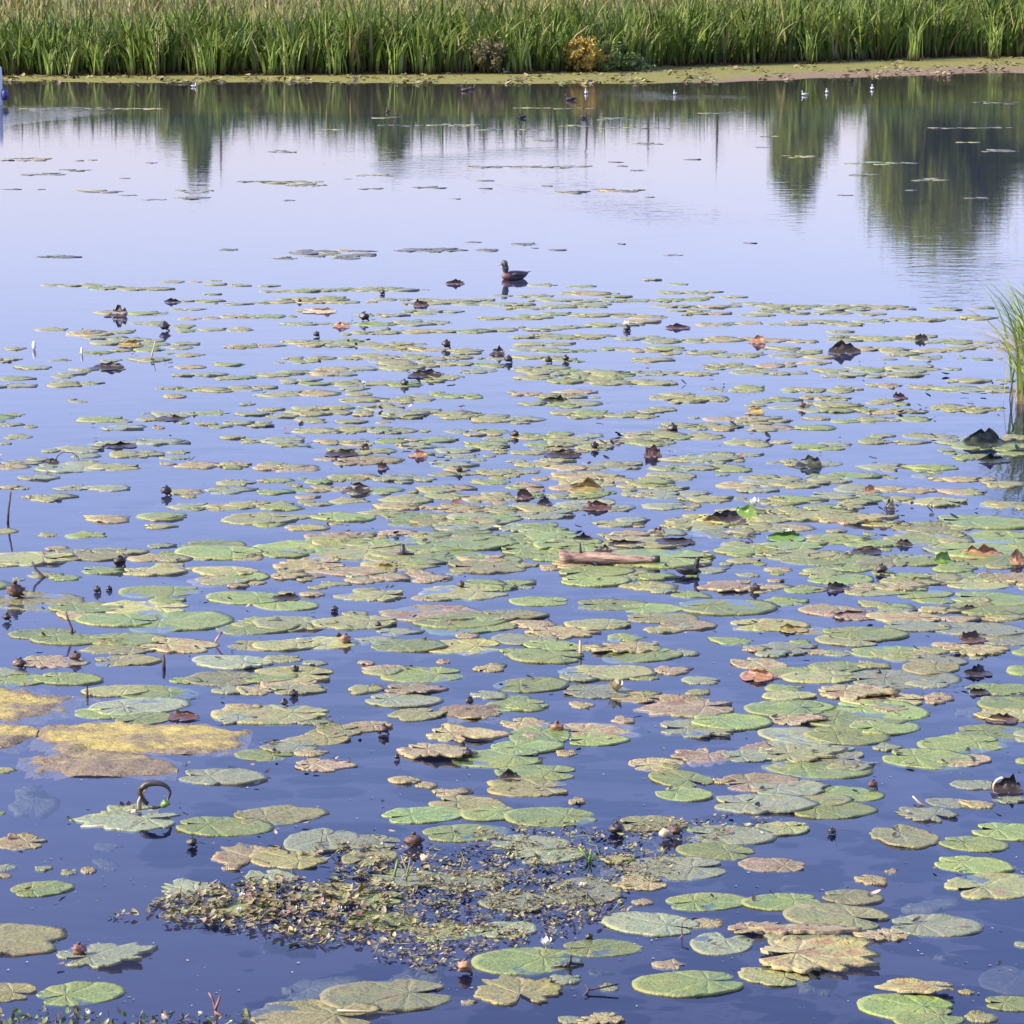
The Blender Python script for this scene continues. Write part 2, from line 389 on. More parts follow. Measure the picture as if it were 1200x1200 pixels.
# low shrubs in front of the reeds
def leafy(name, C, rx, ry, rz, nl, size, mat, parent=None, seed=0, hollow=.35):
    """crown of many small leaves gathered in clumps"""
    r_ = np.random.default_rng(seed)
    nc = max(10, nl // 55); cc = r_.normal(size=(nc, 3)); cc /= np.linalg.norm(cc, axis=1)[:, None]
    cc *= (hollow + (1 - hollow) * r_.random(nc) ** .5)[:, None]
    k = r_.integers(0, nc, nl)
    p = cc[k] + r_.normal(size=(nl, 3)) * .13
    p *= np.array([rx, ry, rz]); p += np.array(C)
    d1 = r_.normal(size=(nl, 3)); d1 /= np.linalg.norm(d1, axis=1)[:, None]
    d2 = np.cross(d1, r_.normal(size=(nl, 3))); d2 /= np.linalg.norm(d2, axis=1)[:, None]
    s = size * r_.uniform(.6, 1.3, nl)[:, None]
    V = np.stack([p - d1 * s, p + d2 * s * .45, p + d1 * s, p - d2 * s * .45], 1).reshape(-1, 3)
    F = np.arange(nl * 4).reshape(-1, 4)
    rn = np.repeat(r_.random(nl), 4)
    return mesh_np(name, V, F, mat, smooth=False, attrs={'rnd': ('FLOAT', rn), 'hgt': ('FLOAT', np.ones(nl * 4))})
M_leaf_or = blade_mat('autumn_leaf', (.54, .30, .06), (.48, .36, .08), (.26, .28, .06), .4, basec=(.5, .3, .08))
M_leaf_gr = blade_mat('bush_leaf', (.25, .33, .07), (.17, .24, .06), (.20, .18, .08), .2)
M_leaf_br = blade_mat('dry_leaf', (.26, .19, .10), (.18, .16, .07), (.12, .16, .05), .3)
M_leaf_tree = blade_mat('tree_leaf', (.17, .22, .025), (.25, .29, .04), (.25, .20, .06), .15)
def shrub(px, w, h, mat, label, dy=-.2, seed=1):
    Y = footY(P(px, 88).x) + dy; X = (px - 600) * (Y * math.cos(TH)) / FPX; e = empty('shrub', (X, Y, land_h(X, Y)))
    tag(e, label, 'shrub', 'low shrubs in front of the reeds')
    V, F = [], []
    for k in range(7):
        a = random.uniform(0, 6.28); tube([(0, 0, -.05), (math.cos(a) * w * .2, math.sin(a) * w * .15, h * .45), (math.cos(a) * w * .38, math.sin(a) * w * .3, h * .85)], [.018, .012, .005], 5, V, F)
    link('stems', mesh_np('stems', V, F, M_wood), e)
    link('foliage', leafy('foliage', (0, 0, h * .52), w * .5, w * .4, h * .5, int(1500 * w * h) + 350, .06, mat, seed=seed), e)
shrub(683, 1.35, 1.1, M_leaf_or, 'orange-yellow shrub at the reed foot, left of two green bushes', seed=3)
shrub(711, 1.0, .95, M_leaf_gr, 'dark green bush between the orange shrub and the lowest bush', seed=4)
shrub(744, 1.25, .55, M_leaf_gr, 'lowest rounded green bush on the shore, right of the darker bush', seed=5)
shrub(572, 1.0, 1.15, M_leaf_br, 'brown dry shrub at the reed foot near the middle of bank', seed=6, dy=.1)
shrub(690, 1.5, 1.2, M_leaf_br, 'tall greyish-brown withered plant standing among the reeds behind orange shrub', seed=7, dy=1.6)

# trees on the rise: seen in the photo only as reflections
def tree(px, D, ztop, crown_w, z0crown, label, n=9000, seed=1, name='tree'):
    Y = D; X = (px - 600) * (Y * math.cos(TH)) / FPX; zb = land_h(X, Y); e = empty(name, (X, Y, zb))
    tag(e, label, 'tree', 'trees on the rise behind the reeds')
    H = ztop - zb; random.seed(seed)
    V, F = [], []
    tube([(0, 0, -.1), (.03 * H, 0, H * .35), (-.01 * H, .02, H * .7), (0, 0, H * .95)], [.035 * H * .6, .022 * H * .6, .012 * H * .6, .02], 9, V, F)
    for k in range(14):
        z = H * random.uniform(.2, .8); a = random.uniform(0, 6.28); L = crown_w * .42 * random.uniform(.6, 1)
        tube([(0, 0, z), (math.cos(a) * L * .5, math.sin(a) * L * .5, z + L * .3), (math.cos(a) * L, math.sin(a) * L, z + L * .45)], [.012 * H, .008 * H, .003 * H], 5, V, F)
    link('trunk', mesh_np('trunk', V, F, M_wood), e)
    c0 = z0crown * H
    link('crown', leafy('crown', (0, 0, (c0 + H) / 2), crown_w / 2, crown_w / 2, (H - c0) / 2, n, .16, M_leaf_tree, seed=seed, hollow=.25), e)
def topz(py, D): return (py - HOR) / FPX * D * .985 - CAM_H
tree(1105, 152, topz(300, 152), 6.2, .06, 'tall broad tree whose reflection reaches farthest into the pond', 17000, 11)
tree(1058, 150, topz(255, 150), 3.0, .06, 'green tree left of and lower than the tallest right-hand tree', 8000, 12)
tree(1160, 156, topz(235, 156), 5.4, .06, 'rounded tree at the right edge beside the tallest tree', 10000, 13)
tree(1230, 150, topz(175, 150), 5.0, .06, 'low bushy tree beyond the right edge of the picture', 7000, 18)
tree(935, 150, topz(238, 150), 2.1, .08, 'slender dark tree standing alone left of the tall right trees', 5000, 14)
tree(950, 146, topz(190, 146), 2.9, .05, 'low bushy tree at the foot of the slender one', 5000, 19)
tree(228, 148, topz(212, 148), 1.3, .1, 'narrow pointed tree reflected in the left part of the pond', 2500, 15)
tree(222, 145, topz(178, 145), 2.6, .05, 'low bushy tree at the foot of the pointed left tree', 3500, 20)
tree(457, 148, topz(198, 148), 1.7, .08, 'small brownish tree reflected left of the pond middle', 3000, 16)
random.seed(21)
def bare_stem(px, D, py, label):
    X = (px - 600) * (D * math.cos(TH)) / FPX; zb = land_h(X, D); H = topz(py, D) - zb
    V, F = [], []
    tube([(0, 0, -.1), (.05, 0, H * .5), (.02, 0, H)], [.09, .06, .03], 7, V, F)
    for k in range(9):
        z = H * random.uniform(.4, .95); a = random.uniform(0, 6.28); L = random.uniform(.2, .6)
        tube([(0.03, 0, z), (math.cos(a) * L, math.sin(a) * L, z + L * .8)], [.02, .006], 5, V, F)
    tag(link('bare_sapling', mesh_np('bare_sapling', V, F, M_wood), loc=(X, D, zb)), label, 'sapling', 'thin bare saplings behind the reeds')
for a in [(841, 140, 192, 'tallest thin bare sapling, mirrored as a dark line right of middle'),
          (687, 142, 186, 'thin bare sapling mirrored right of the two dark far ducks'),
          (653, 144, 180, 'thin bare sapling mirrored between the two dark far ducks'),
          (566, 144, 176, 'thin bare sapling mirrored left of the two dark far ducks'),
          (548, 146, 172, 'shorter bare sapling, left neighbour in the pair near the middle'),
          (255, 143, 204, 'thin bare sapling right of the pointed left tree'),
          (760, 144, 178, 'thin bare sapling halfway between the tallest one and the ducks')]: bare_stem(*a)

# ------------------------------------------------------------------ lily pads
def leaf_unit(seed, nr=9, na=46, ratio=.8, gap=.16, bites=0, ragged=0.0, curl=.5):
    r_ = random.Random(seed); cx = .30; a, b = 1.0, ratio
    g = gap; V, rad, ang = [], [], []
    bt = [(r_.uniform(-2.6, 2.6), r_.uniform(.08, .25), r_.uniform(.05, .16)) for _ in range(bites)]
    cu = [(r_.uniform(-3, 3), r_.uniform(.3, .7), r_.uniform(.25, 1.0) * curl) for _ in range(2)]
    so = r_.uniform(0, 99)
    prof = []
    for j in range(na):
        ph = -math.pi + g + (2 * math.pi - 2 * g) * j / (na - 1)
        c, s = math.cos(ph), math.sin(ph)
        A = c * c / a / a + s * s / b / b; B = -2 * c * cx / a / a; C = cx * cx / a / a - 1
        rr = (-B + math.sqrt(B * B - 4 * A * C)) / (2 * A)
        edge = min(j, na - 1 - j) / (na * .10)
        if edge < 1: rr *= .62 + .38 * math.sqrt(max(0, 1 - (1 - edge) ** 2)) if edge > 0 else .62
        rr *= 1 + .035 * mnoise.noise(Vector((c * 2.2 + so, s * 2.2, 0))) * 2
        if ragged: rr *= 1 - ragged * abs(mnoise.noise(Vector((c * 5 + so, s * 5, 3)))) * 1.5 - ragged * .6 * abs(mnoise.noise(Vector((c * 14 + so, s * 14, 3))))
        for (p0, w0, d0) in bt: rr *= 1 - d0 * math.exp(-((ph - p0) / w0) ** 2)
        prof.append((ph, rr))
    for i in range(nr + 1):
        t = (i / nr) ** .85 if i else 0.02
        for ph, rr in prof:
            x, y = math.cos(ph) * rr * t, math.sin(ph) * rr * t
            z = .022 * mnoise.noise(Vector((x * 1.6 + so, y * 1.6, 0))) + .010 * mnoise.noise(Vector((x * 5 + so, y * 5, 0)))
            z += .020 * t ** 4 * mnoise.noise(Vector((math.cos(ph) * 3 + so, math.sin(ph) * 3, 7)))
            for (p0, w0, h0) in cu: z += .075 * h0 * t ** 7 * math.exp(-((ph - p0) / w0) ** 2)
            z += .02 * (1 - t) ** 2 - .012 * abs(math.cos(ph * 6.5)) ** 8 * t * (1 - t)
            V.append((x - cx, y, z)); rad.append(t); ang.append(ph / math.pi)
    nc = na
    F = grid_faces(nr + 1, nc)
    # thin underside so the rim has a thickness
    nv = len(V); top = nr * nc
    for j in range(nc): V.append((V[top + j][0] * .985, V[top + j][1] * .985, V[top + j][2] - .05)); rad.append(1); ang.append(prof[j][0] / math.pi)
    for j in range(nc - 1): F.append((top + j, top + j + 1, nv + j + 1, nv + j))
    return np.array(V), np.array(F)[:, ::-1].copy(), np.array(rad), np.array(ang)
VAR = []
for k in range(30):
    kind = 'good' if k < 14 else ('worn' if k < 22 else 'ragged')
    VAR.append((kind, leaf_unit(k * 3 + 1, ratio=random.uniform(.70, .84), gap=random.choice([.07, .1, .14, .22, .34]),
        bites={'good': 0, 'worn': 3, 'ragged': 4}[kind], ragged={'good': 0.03, 'worn': .12, 'ragged': .38}[kind], curl={'good': .35, 'worn': .7, 'ragged': 1.1}[kind])))
LOW = [leaf_unit(500 + k, nr=3, na=18, ratio=random.uniform(.7, .86), gap=random.choice([.1, .2]), bites=3, ragged=.42, curl=.55) for k in range(12)]
_cache = {}
def pad_mesh(vi, mk):
    if (vi, mk) not in _cache:
        V, F, ra, an = VAR[vi][1]
        me = mesh_np('lily_pad', V, F, PM[mk], attrs={'rad': ('FLOAT', ra), 'ang': ('FLOAT', an), 'tex': ('FLOAT_VECTOR', V)})
        _cache[(vi, mk)] = me
    return _cache[(vi, mk)]

NEAR = """
210 315 911 b;82 210 960 b;207 322 969 g;274 386 956 o;-6 9 953 g;-20 55 988 t;-14 25 1017 b;38 66 1018 b;68 92 1023 b;91 117 1021 p;-8 18 1026 p;12 87 1042 g;-72 76 1102 o;65 182 1120 b;42 147 1165 g;-40 43 1163 y;188 262 1042 b;105 147 982 s
249 340 1001 t;290 385 1008 y;256 286 1017 p;287 350 1030 b;333 420 986 b;400 470 987 b;400 467 1006 o;350 440 1050 o;400 475 1053 g;407 495 1080 g;374 530 1167 o;289 445 1192 y;323 345 1162 s
452 498 915 t;485 518 921 t;579 675 906 g;570 666 923 y;503 556 929 t;502 596 943 y;447 550 955 g;540 612 954 g;495 600 976 g;590 700 958 g;662 690 940 p;575 670 988 b;552 682 1126 g;660 755 1111 g;555 660 1160 y;635 686 1148 b;537 560 1174 t;650 690 1196 b;672 733 1196 t
760 836 913 g;768 836 931 g;834 862 916 t;845 940 918 p;836 960 943 b;725 808 966 o;800 910 979 b;792 885 998 g;865 945 1014 p;730 852 1018 b;717 782 1036 t;700 752 1008 y;737 772 1057 p;780 880 1057 g;868 963 1057 g;963 1036 1052 o;705 820 1084 b;798 852 1083 t;808 885 1106 b;758 808 1130 p;740 872 1153 g;865 950 1144 o;852 920 1088 p;700 727 1158 b
918 1043 1075 o;1000 1065 1096 p;1043 1153 1085 b;895 1000 1099 b;1005 1118 1181 g;1122 1143 1163 t;1155 1228 1177 g;1045 1130 1194 g;1127 1172 1193 o;1020 1101 981 o;1100 1182 989 g;1138 1232 975 g;1095 1188 1014 g;1105 1235 1038 o;1050 1122 955 b;1085 1145 941 b;1120 1170 943 t;1113 1175 920 b;1160 1215 937 b;940 1038 931 g;925 1030 949 g;905 1000 937 o;880 975 925 b;880 950 972 o;995 1050 1032 t;1035 1055 1021 p;1145 1240 1138 s;1185 1218 1107 b;900 1015 899 g
99 159 609 t;160 222 605 g;170 208 617 y;71 128 627 g;-20 25 623 y;218 285 639 g;210 302 648 g;-15 80 655 o;60 145 651 o;52 82 643 p;145 205 654 t;92 150 669 g;30 78 674 o;229 300 670 y;232 296 680 o;265 295 687 p;246 330 701 g;145 232 693 g;170 220 704 g;-10 95 705 o;62 140 712 g;120 215 713 y;62 120 722 t;92 180 727 g;150 267 729 g;279 335 727 g;258 345 736 g;14 86 743 g;40 120 749 g;110 193 750 g;100 180 759 o;170 252 757 t;270 330 757 o;22 102 776 p;115 188 774 y;229 316 776 b;-20 38 788 b;-15 60 797 g;45 118 796 g;197 240 798 g;220 300 796 o;285 345 794 g;255 310 831 t;250 305 843 b;100 170 810 o;140 230 812 g;112 216 828 b;90 150 836 g;140 200 843 g;-14 22 903 y
265 345 608 o;367 437 606 g;332 395 618 y;450 518 605 g;485 560 612 t;530 600 610 g;500 580 628 g;550 615 632 g;360 437 630 p;300 400 642 g;340 470 645 o;470 600 637 g;440 560 650 g;305 360 650 g;325 400 662 t;312 370 675 t;380 450 670 p;400 450 680 p;440 462 662 y;530 612 665 o;470 515 673 p;540 597 684 g;495 590 694 o;480 508 701 p;395 472 698 o;350 382 697 t;300 370 709 g;300 390 731 o;370 460 730 o;450 560 719 p;490 590 727 g;570 640 721 o;440 496 740 b;500 600 733 g;300 370 756 o;340 415 753 y;415 470 750 b;440 520 757 g;500 582 758 y;580 650 750 b;585 640 764 g;352 386 777 b;300 385 791 y;320 380 808 o;300 322 805 p;255 378 837 o;418 442 777 p;425 480 784 p;452 540 791 g;455 522 808 p;433 515 821 b;458 520 838 o;395 457 852 t;333 407 867 y;278 340 885 g;340 385 882 t;350 415 897 p;520 585 836 t;548 602 815 b;572 640 827 g;583 662 803 g;505 595 861 t;470 560 882 t;535 630 889 g;580 657 876 g
600 670 603 b;600 662 618 g;600 678 628 g;595 700 635 g;720 745 615 b;715 770 625 p;707 800 636 y;785 870 615 o;820 900 608 y;810 880 625 b;630 710 640 g;600 640 652 g;630 656 664 t;660 740 671 g;662 735 681 g;740 800 676 g;700 830 655 g;735 795 688 y;820 888 687 p;840 905 645 g;600 662 705 g;590 626 722 g;682 760 709 g;735 800 713 g;785 840 697 g;740 815 724 o;800 905 711 g;775 837 733 t;862 945 733 y;600 655 732 p;665 735 732 o;620 700 742 t;705 761 747 g;617 680 757 g;690 770 759 t;710 795 768 g;600 680 770 g;828 885 751 g;876 955 760 b;660 763 788 o;765 815 786 p;790 845 798 b;860 920 778 t;870 930 791 p;590 625 818 g;590 642 829 g;665 740 811 b;715 775 818 t;772 803 817 t;748 853 830 p;815 900 846 g;780 880 854 b;877 960 831 g;714 748 845 p;590 650 849 t;655 747 857 p;667 735 867 g;600 665 863 g;740 800 896 t;790 860 888 p;850 912 886 b
900 980 604 o;960 1050 608 t;1000 1055 613 y;900 960 618 t;1050 1130 620 o;1100 1210 612 g;940 1015 632 g;895 960 640 g;1000 1060 637 g;1040 1130 632 o;1130 1215 630 g;1100 1210 646 g;900 980 651 o;990 1050 655 g;1050 1115 658 g;1115 1210 656 g;890 930 668 t;975 1025 667 g;950 1020 679 g;1000 1040 686 t;1040 1100 676 g;1050 1105 683 o;915 960 692 g;990 1060 693 o;1050 1115 696 g;1130 1180 679 g;1180 1245 682 t;890 950 705 g;1028 1075 711 g;1070 1120 704 g;1120 1210 702 g;1075 1130 715 y;1120 1215 713 g;940 1010 716 p;970 1040 721 p;1020 1100 724 t;1100 1150 726 p;1140 1210 722 t;890 922 728 g;915 975 738 y;970 1060 743 g;1040 1110 734 b;960 1030 751 o;1100 1200 738 b;1150 1230 749 b;925 955 753 g;1000 1080 764 g;1070 1122 762 o;1110 1180 762 t;1180 1230 764 g;1030 1080 771 o;1070 1130 774 b;900 965 788 g;950 1012 782 g;1000 1047 780 o;890 942 806 g;920 1000 794 o;1060 1122 783 y;1170 1240 786 g;1000 1120 796 b;1060 1116 802 b;965 1050 812 t;990 1080 820 t;1010 1060 826 y;1137 1215 808 g;895 975 828 g;945 1060 841 g;975 1082 833 g;1000 1075 853 g;1150 1228 826 g;1145 1215 839 y;895 1000 862 b;950 1037 863 g;895 995 874 b;1125 1210 859 g;1080 1175 872 g;895 990 884 o;910 1025 893 b;1040 1136 890 g;1185 1230 893 g;1020 1062 876 b;500 600 1032 b;560 650 1058 b;600 690 1003 b;225 330 1064 o;480 565 1092 o;640 730 1045 b;430 520 1030 b;555 630 1090 b
"""
MIDS = """46 122 334;105 205 338;190 265 330;235 300 334;237 260 345;110 187 365;225 300 354;198 220 363;205 290 372 t;145 200 379;200 295 387;37 82 386;82 165 390;95 130 396;105 150 402;125 200 398;200 237 403;0 32 409;90 135 413;150 195 410;200 240 416;60 85 422;150 200 421;0 15 424;15 62 431;85 145 433;200 295 429;225 300 441;70 95 439;0 42 444;0 47 452;57 118 451;225 300 456;188 212 455;188 214 464;78 105 470;280 300 474;0 32 486;0 28 498;90 150 492;115 178 501;175 275 484;222 300 495;0 42 512;0 15 520;65 125 527;120 215 520;125 195 533;205 225 537;285 300 517;0 55 542;57 165 547;210 300 546 t;20 75 560;0 25 571 t;60 148 571;30 90 583;185 240 577 t;240 300 575;190 300 594;250 300 566
300 330 335;335 450 339;450 490 340;312 350 354;340 420 352;450 560 353;500 600 355;355 390 363 y;440 520 367;300 340 371;560 600 373;340 375 380 b;390 410 381 t;420 500 378;410 465 390;470 575 389;340 400 402;300 335 405 p;380 410 405;410 490 402;440 500 408;480 560 412;330 425 421;440 500 418;520 560 419;400 495 431;455 520 428;510 560 426;300 400 438;540 577 436;480 520 438;345 375 446;390 490 450;490 525 446;300 400 463;395 455 469;510 545 464;300 330 480 y;335 390 479;350 420 486;420 480 478;440 500 487;505 560 485;515 600 490;390 430 494;340 400 505 y;390 440 503;450 490 505;560 600 506;300 360 517;370 440 518;440 510 519;500 540 515;540 600 521;385 450 530;400 470 540 t;505 560 528;515 560 535;500 560 544;320 385 549 p;300 340 545;500 540 556;560 600 555;300 400 563;400 480 561;350 430 573 p;420 480 575;300 345 577;508 560 572 p;550 600 565;455 590 583;300 400 590;480 560 597;560 600 596
615 655 334;665 700 336;750 780 328;780 808 333;770 830 341;600 630 347;670 745 346;630 670 352;700 800 351;600 680 359;675 720 357;840 865 348;780 860 361;865 900 356;600 640 373;640 700 371;700 780 370;780 830 366;870 900 370;615 650 386;660 730 381;730 775 377 t;820 870 380;600 660 395;650 755 396;790 870 399;860 900 397 t;600 640 404;640 700 409;730 800 410;780 840 412;860 900 415;600 680 421;740 790 422;835 855 429;860 900 432;600 660 432;640 700 440;690 780 437;640 790 447;600 650 443;625 690 464;600 640 462 p;640 675 474;775 850 465;790 860 471;850 900 457;765 795 481;670 745 486;600 630 489;870 900 475;780 860 499;820 870 491 p;835 875 500;725 770 509;600 660 512;640 700 518;750 850 513;740 790 520;840 900 518;600 680 530;670 720 525;800 870 538;600 635 545 y;680 750 546;760 820 549;820 880 548;600 635 553;650 720 558 t;700 790 562 t;600 640 569 p;670 725 567 y;745 800 578;740 780 570;860 900 560;600 640 582;660 710 581;800 860 585;650 720 593;860 900 575;600 660 597;745 810 594
900 950 360;955 1000 362;970 1045 359;1050 1075 362;1090 1110 362;1140 1165 361;900 950 367;960 1000 367;920 1010 378;1000 1075 375;1070 1125 375;1125 1170 373;965 1000 389;990 1025 395 y;1050 1110 399;1110 1165 400;920 960 400 t;900 970 410;1000 1060 409;1040 1110 411 t;1110 1170 408;900 950 417;1060 1110 420 b;1135 1165 421;900 920 427 p;930 975 425 t;1000 1095 433;960 1010 440;1035 1080 440;900 930 438;1115 1165 446;940 1000 456;1020 1060 452 p;1105 1160 456;900 940 469;950 1000 467;950 1010 475;1010 1045 472;960 1070 482;970 1040 492;1100 1165 480;900 925 503 p;900 930 493;1055 1100 511;1110 1170 515;950 1000 521;1000 1040 518;910 940 541;1000 1060 547;970 1035 557 g;1060 1125 548 g;1120 1175 535 g;1130 1200 527 g;1170 1210 513;950 1000 564;900 930 567;1020 1065 573 t;945 1010 581 b;1100 1150 562 t;1150 1210 568;1065 1100 575 p;900 920 585;940 1000 595;1060 1130 588;1140 1210 592;900 1000 599"""
FAR = """0 57 188;85 115 188;70 107 199;22 77 205;0 25 222;43 53 222;88 145 224;137 160 229;140 155 209;170 185 191;167 195 234;203 242 232;203 252 223;310 345 178;277 300 213;300 358 213;335 385 217;330 347 235;40 88 301;255 280 293;315 350 303;343 400 297;400 445 299;415 465 206;400 413 210;420 447 221;487 522 220;543 695 195;555 580 212;530 540 233;560 578 221;650 690 225;697 757 223;737 775 169;713 730 190;723 735 195;738 755 200;635 648 218;755 767 231;619 655 164;540 565 284;465 545 294;557 590 293;598 632 286;623 630 291;640 665 293;724 732 286;778 800 299;800 820 187;885 900 173;990 1078 192;1150 1190 177;1120 1148 167;915 960 183 y;980 1000 229;870 886 285;1142 1195 120;1072 1110 211;1060 1075 223;1130 1160 232;25 195 128;610 625 160;655 690 148;520 560 146;700 740 140;380 400 152;440 470 138;890 915 160;1000 1030 205"""
pads = []   # px0, px1, py, mat
def parse(txt):
    out = []
    for s in txt.replace('\n', ';').split(';'):
        t = s.split()
        if not t: continue
        out.append((float(t[0]), float(t[1]), float(t[2]), t[3] if len(t) > 3 else None))
    return out
random.seed(5)
def emit(x0, x1, y, mk, split=True):
    ppm = PPM(y); wm = (x1 - x0) / ppm; n = 1
    if split and wm > .40: n = max(2, int(round(wm / .27)))
    if n == 1: pads.append([(x0 + x1) / 2, y, (x1 - x0) * (1.0 if y > 900 or y < 330 else 1.13), mk or random.choice('ooobgb')]); return
    w_ = (x1 - x0) / (n * .86 + .14) 
    for k in range(n):
        xc = x0 + w_ / 2 + k * w_ * .86
        pads.append([xc, y + random.uniform(-1, 1) * (2.4 if y > 335 else .7), w_ * random.uniform(.75, 1.55), (mk if mk and random.random() < .6 else None) or random.choice('ooooobgt')])
for a in parse(NEAR): emit(*a, split=False)
for a in parse(MIDS): emit(*a)
for (x0_, x1_, y_, m_) in parse(FAR):
    emit(x0_ - 2, x1_ + 2, y_, m_ or 'd')
    if x1_ - x0_ > 30: emit(x0_ + 8, x1_ - 6, y_ + random.choice([-1.2, 1.3]), m_ or random.choice('db'))
for a in [(345, 440, 294.5), (352, 446, 300), (385, 425, 303), (360, 400, 297), (470, 530, 292), (320, 372, 216), (345, 384, 213.5), (440, 530, 147), (560, 640, 152), (700, 790, 150), (600, 700, 127), (820, 880, 133), (1090, 1190, 150), (0, 60, 186)]: emit(*a, 'd')
# small stray pads and torn pieces between the big ones
seeds = [p for p in pads if 335 < p[1] < 690]
for k in range(1750):
    q_ = random.choice(seeds); ppm = PPM(q_[1])
    if q_[0] < 330 and random.random() < .55: continue
    w_ = ppm * random.uniform(.07, .13) * random.choice([1, 1.5, 2, 2.8, 3.2])
    x = q_[0] + random.uniform(-.5, .5) * (q_[2] + w_) * 1.1; y = q_[1] + random.gauss(0, 1) * (q_[1] - 300) * .011
    pads.append([x, y, w_, random.choice('ooooobbggt') if random.random() < .6 else q_[3]])
for k in range(190):
    y = random.uniform(640, 900); x = random.uniform(250, 1220)
    if random.random() > .5 + .8 * mnoise.noise(Vector((x / 120, y / 50, 3))) + (.2 if x > 850 else 0): continue
    pads.append([x, y, PPM(y) * random.uniform(.08, .26), random.choice('oobbtp')])

LM = [(600, 325, 'brown duck'), (712, 657, 'reddish log'), (805, 664, 'black chick'), (182, 937, 'curled ring stem'), (40, 828, 'nearly square yellow algae mat'),
 (160, 865, 'long yellow algae mat'), (1195, 480, 'grass tussock'), (137, 364, 'spiky black lump'), (152, 402, 'curled yellow leaf'), (990, 406, 'winged dark curl'),
 (583, 410, 'black seed head'), (1155, 512, 'big black leaf fold'), (948, 540, 'black leaf wedge'), (418, 571, 'slanting black leaf'), (195, 573, 'upright black bud'),
 (685, 567, 'humped yellow-black leaf'), (882, 597, 'white-tipped green leaf'), (472, 645, 'dark pointed spike'), (18, 690, 'big left-edge seed pod'), (45, 680, 'bent dark stick'), (82, 730, 'leaning brown twig'),
 (722, 806, 'cream yellow flower'), (653, 851, 'orange-red bud'), (598, 908, 'ragged black lump'), (1182, 918, 'pale-rimmed black scroll'), (485, 982, 'round brown pod'),
 (93, 1109, 'fat pink bud'), (780, 975, 'cream bulb'), (640, 1107, 'pointed white bud'), (1023, 917, 'small dark-red bud'), (668, 1130, 'dark star twig'), (1070, 1163, 'rolled brown leaf'),
 (1145, 745, 'rust-black fold'), (1150, 785, 'flat black curl'), (333, 822, 'round black bud'), (450, 853, 'dark red fruit'), (345, 783, 'tiny black knob'), (1150, 643, 'orange folded leaf'), (252, 1178, 'forked pink stick')]
GRP = 'lily pads floating on the pond'
ORD = ['', 'second', 'third', 'fourth', 'fifth', 'sixth', 'seventh', 'eighth', 'ninth', 'tenth', 'eleventh', 'twelfth', 'thirteenth', 'fourteenth', 'fifteenth', 'sixteenth']
CW = {'g': 'green', 'o': 'speckled olive', 'y': 'yellow-green', 'p': 'rotting pinkish', 't': 'decaying tan', 'b': 'wet grey-green', 'd': 'dark', 's': 'sunken bluish'}
def area(p): 
    x0, x1 = max(0, p[0] - p[2] / 2), min(1200, p[0] + p[2] / 2)
    return -1 if x1 <= x0 + 1 or p[1] > 1203 else (x1 - x0) * PPM(p[1]) ** -0 * p[2] / PPM(p[1]) * 0 + (x1 - x0) * p[2] * (CAM_H / P(600, p[1]).y)
pads.sort(key=area, reverse=True)
big, rest = pads[:300], pads[300:]
def dirword(dx, dy):
    if abs(dx) > abs(dy) * 2.2: return 'left of' if dx < 0 else 'right of'
    return 'behind' if dy < 0 else 'in front of'
groups = {}
for p in big:
    li = min(range(len(LM)), key=lambda i: (p[0] - LM[i][0]) ** 2 + ((p[1] - LM[i][1]) * 2.5) ** 2)
    dx, dy = p[0] - LM[li][0], p[1] - LM[li][1]
    sz = p[2] / PPM(p[1]); sw = 'big' if sz > .34 else ('small' if sz < .2 else '')
    k = (sw, p[3], li, dirword(dx, dy)); groups.setdefault(k, []).append((math.hypot(dx, dy * 2.5), p))
lab = {}
for (sw, mk, li, dw), L in groups.items():
    L.sort(key=lambda t: t[0])
    for i, (_, p) in enumerate(L):
        look = (sw + ' ' + CW[mk]).strip()
        if len(L) == 1: lab[id(p)] = f"{look} lily pad {dw} the {LM[li][2]}"
        elif i == 0: lab[id(p)] = f"{look} lily pad {dw} and nearest to the {LM[li][2]}"
        else: lab[id(p)] = f"{look} lily pad, {ORD[i]} nearest such one {dw} the {LM[li][2]}"
def pad_xform(p, R_):
    px, py, wpx, mk = p; wm = wpx / PPM(py)
    rot = R_.choice([0, math.pi]) + R_.uniform(-.5, .5) if wm > .29 or R_.random() < .5 else R_.uniform(0, 6.28)
    z = -.03 if mk == 's' else .0005 + R_.random() * .0055
    return P(px, py), wm, rot, z
R_ = random.Random(99)
for p in big:
    loc, wm, rot, z = pad_xform(p, R_)
    mk = p[3]
    vi = R_.randrange(0, 14) if mk in 'gs' else (R_.randrange(*((8, 24) if p[1] > 640 else (14, 30))) if mk in 'oyb' else R_.randrange(16, 30))
    V = VAR[vi][1][0]; xe = V[:, 0] * math.cos(rot) - V[:, 1] * math.sin(rot); ext = xe.max() - xe.min(); cxx = (xe.max() + xe.min()) / 2
    ye = V[:, 0] * math.sin(rot) + V[:, 1] * math.cos(rot); cyy = (ye.max() + ye.min()) / 2
    s = wm / ext
    o = bpy.data.objects.new('lily_pad', pad_mesh(vi, mk)); COL.objects.link(o)
    o.scale = (s, s, max(s, .12)); o.rotation_euler = (R_.gauss(0, .010), R_.gauss(0, .010), rot)
    o.location = (loc.x - cxx * s, loc.y - cyy * s, z)
    tag(o, lab[id(p)], 'lily pad', GRP)
AV, AF, AM, AR, AA, AT = [], [], [], [], [], []; mk_order = list('goyptbsd'); off = 0
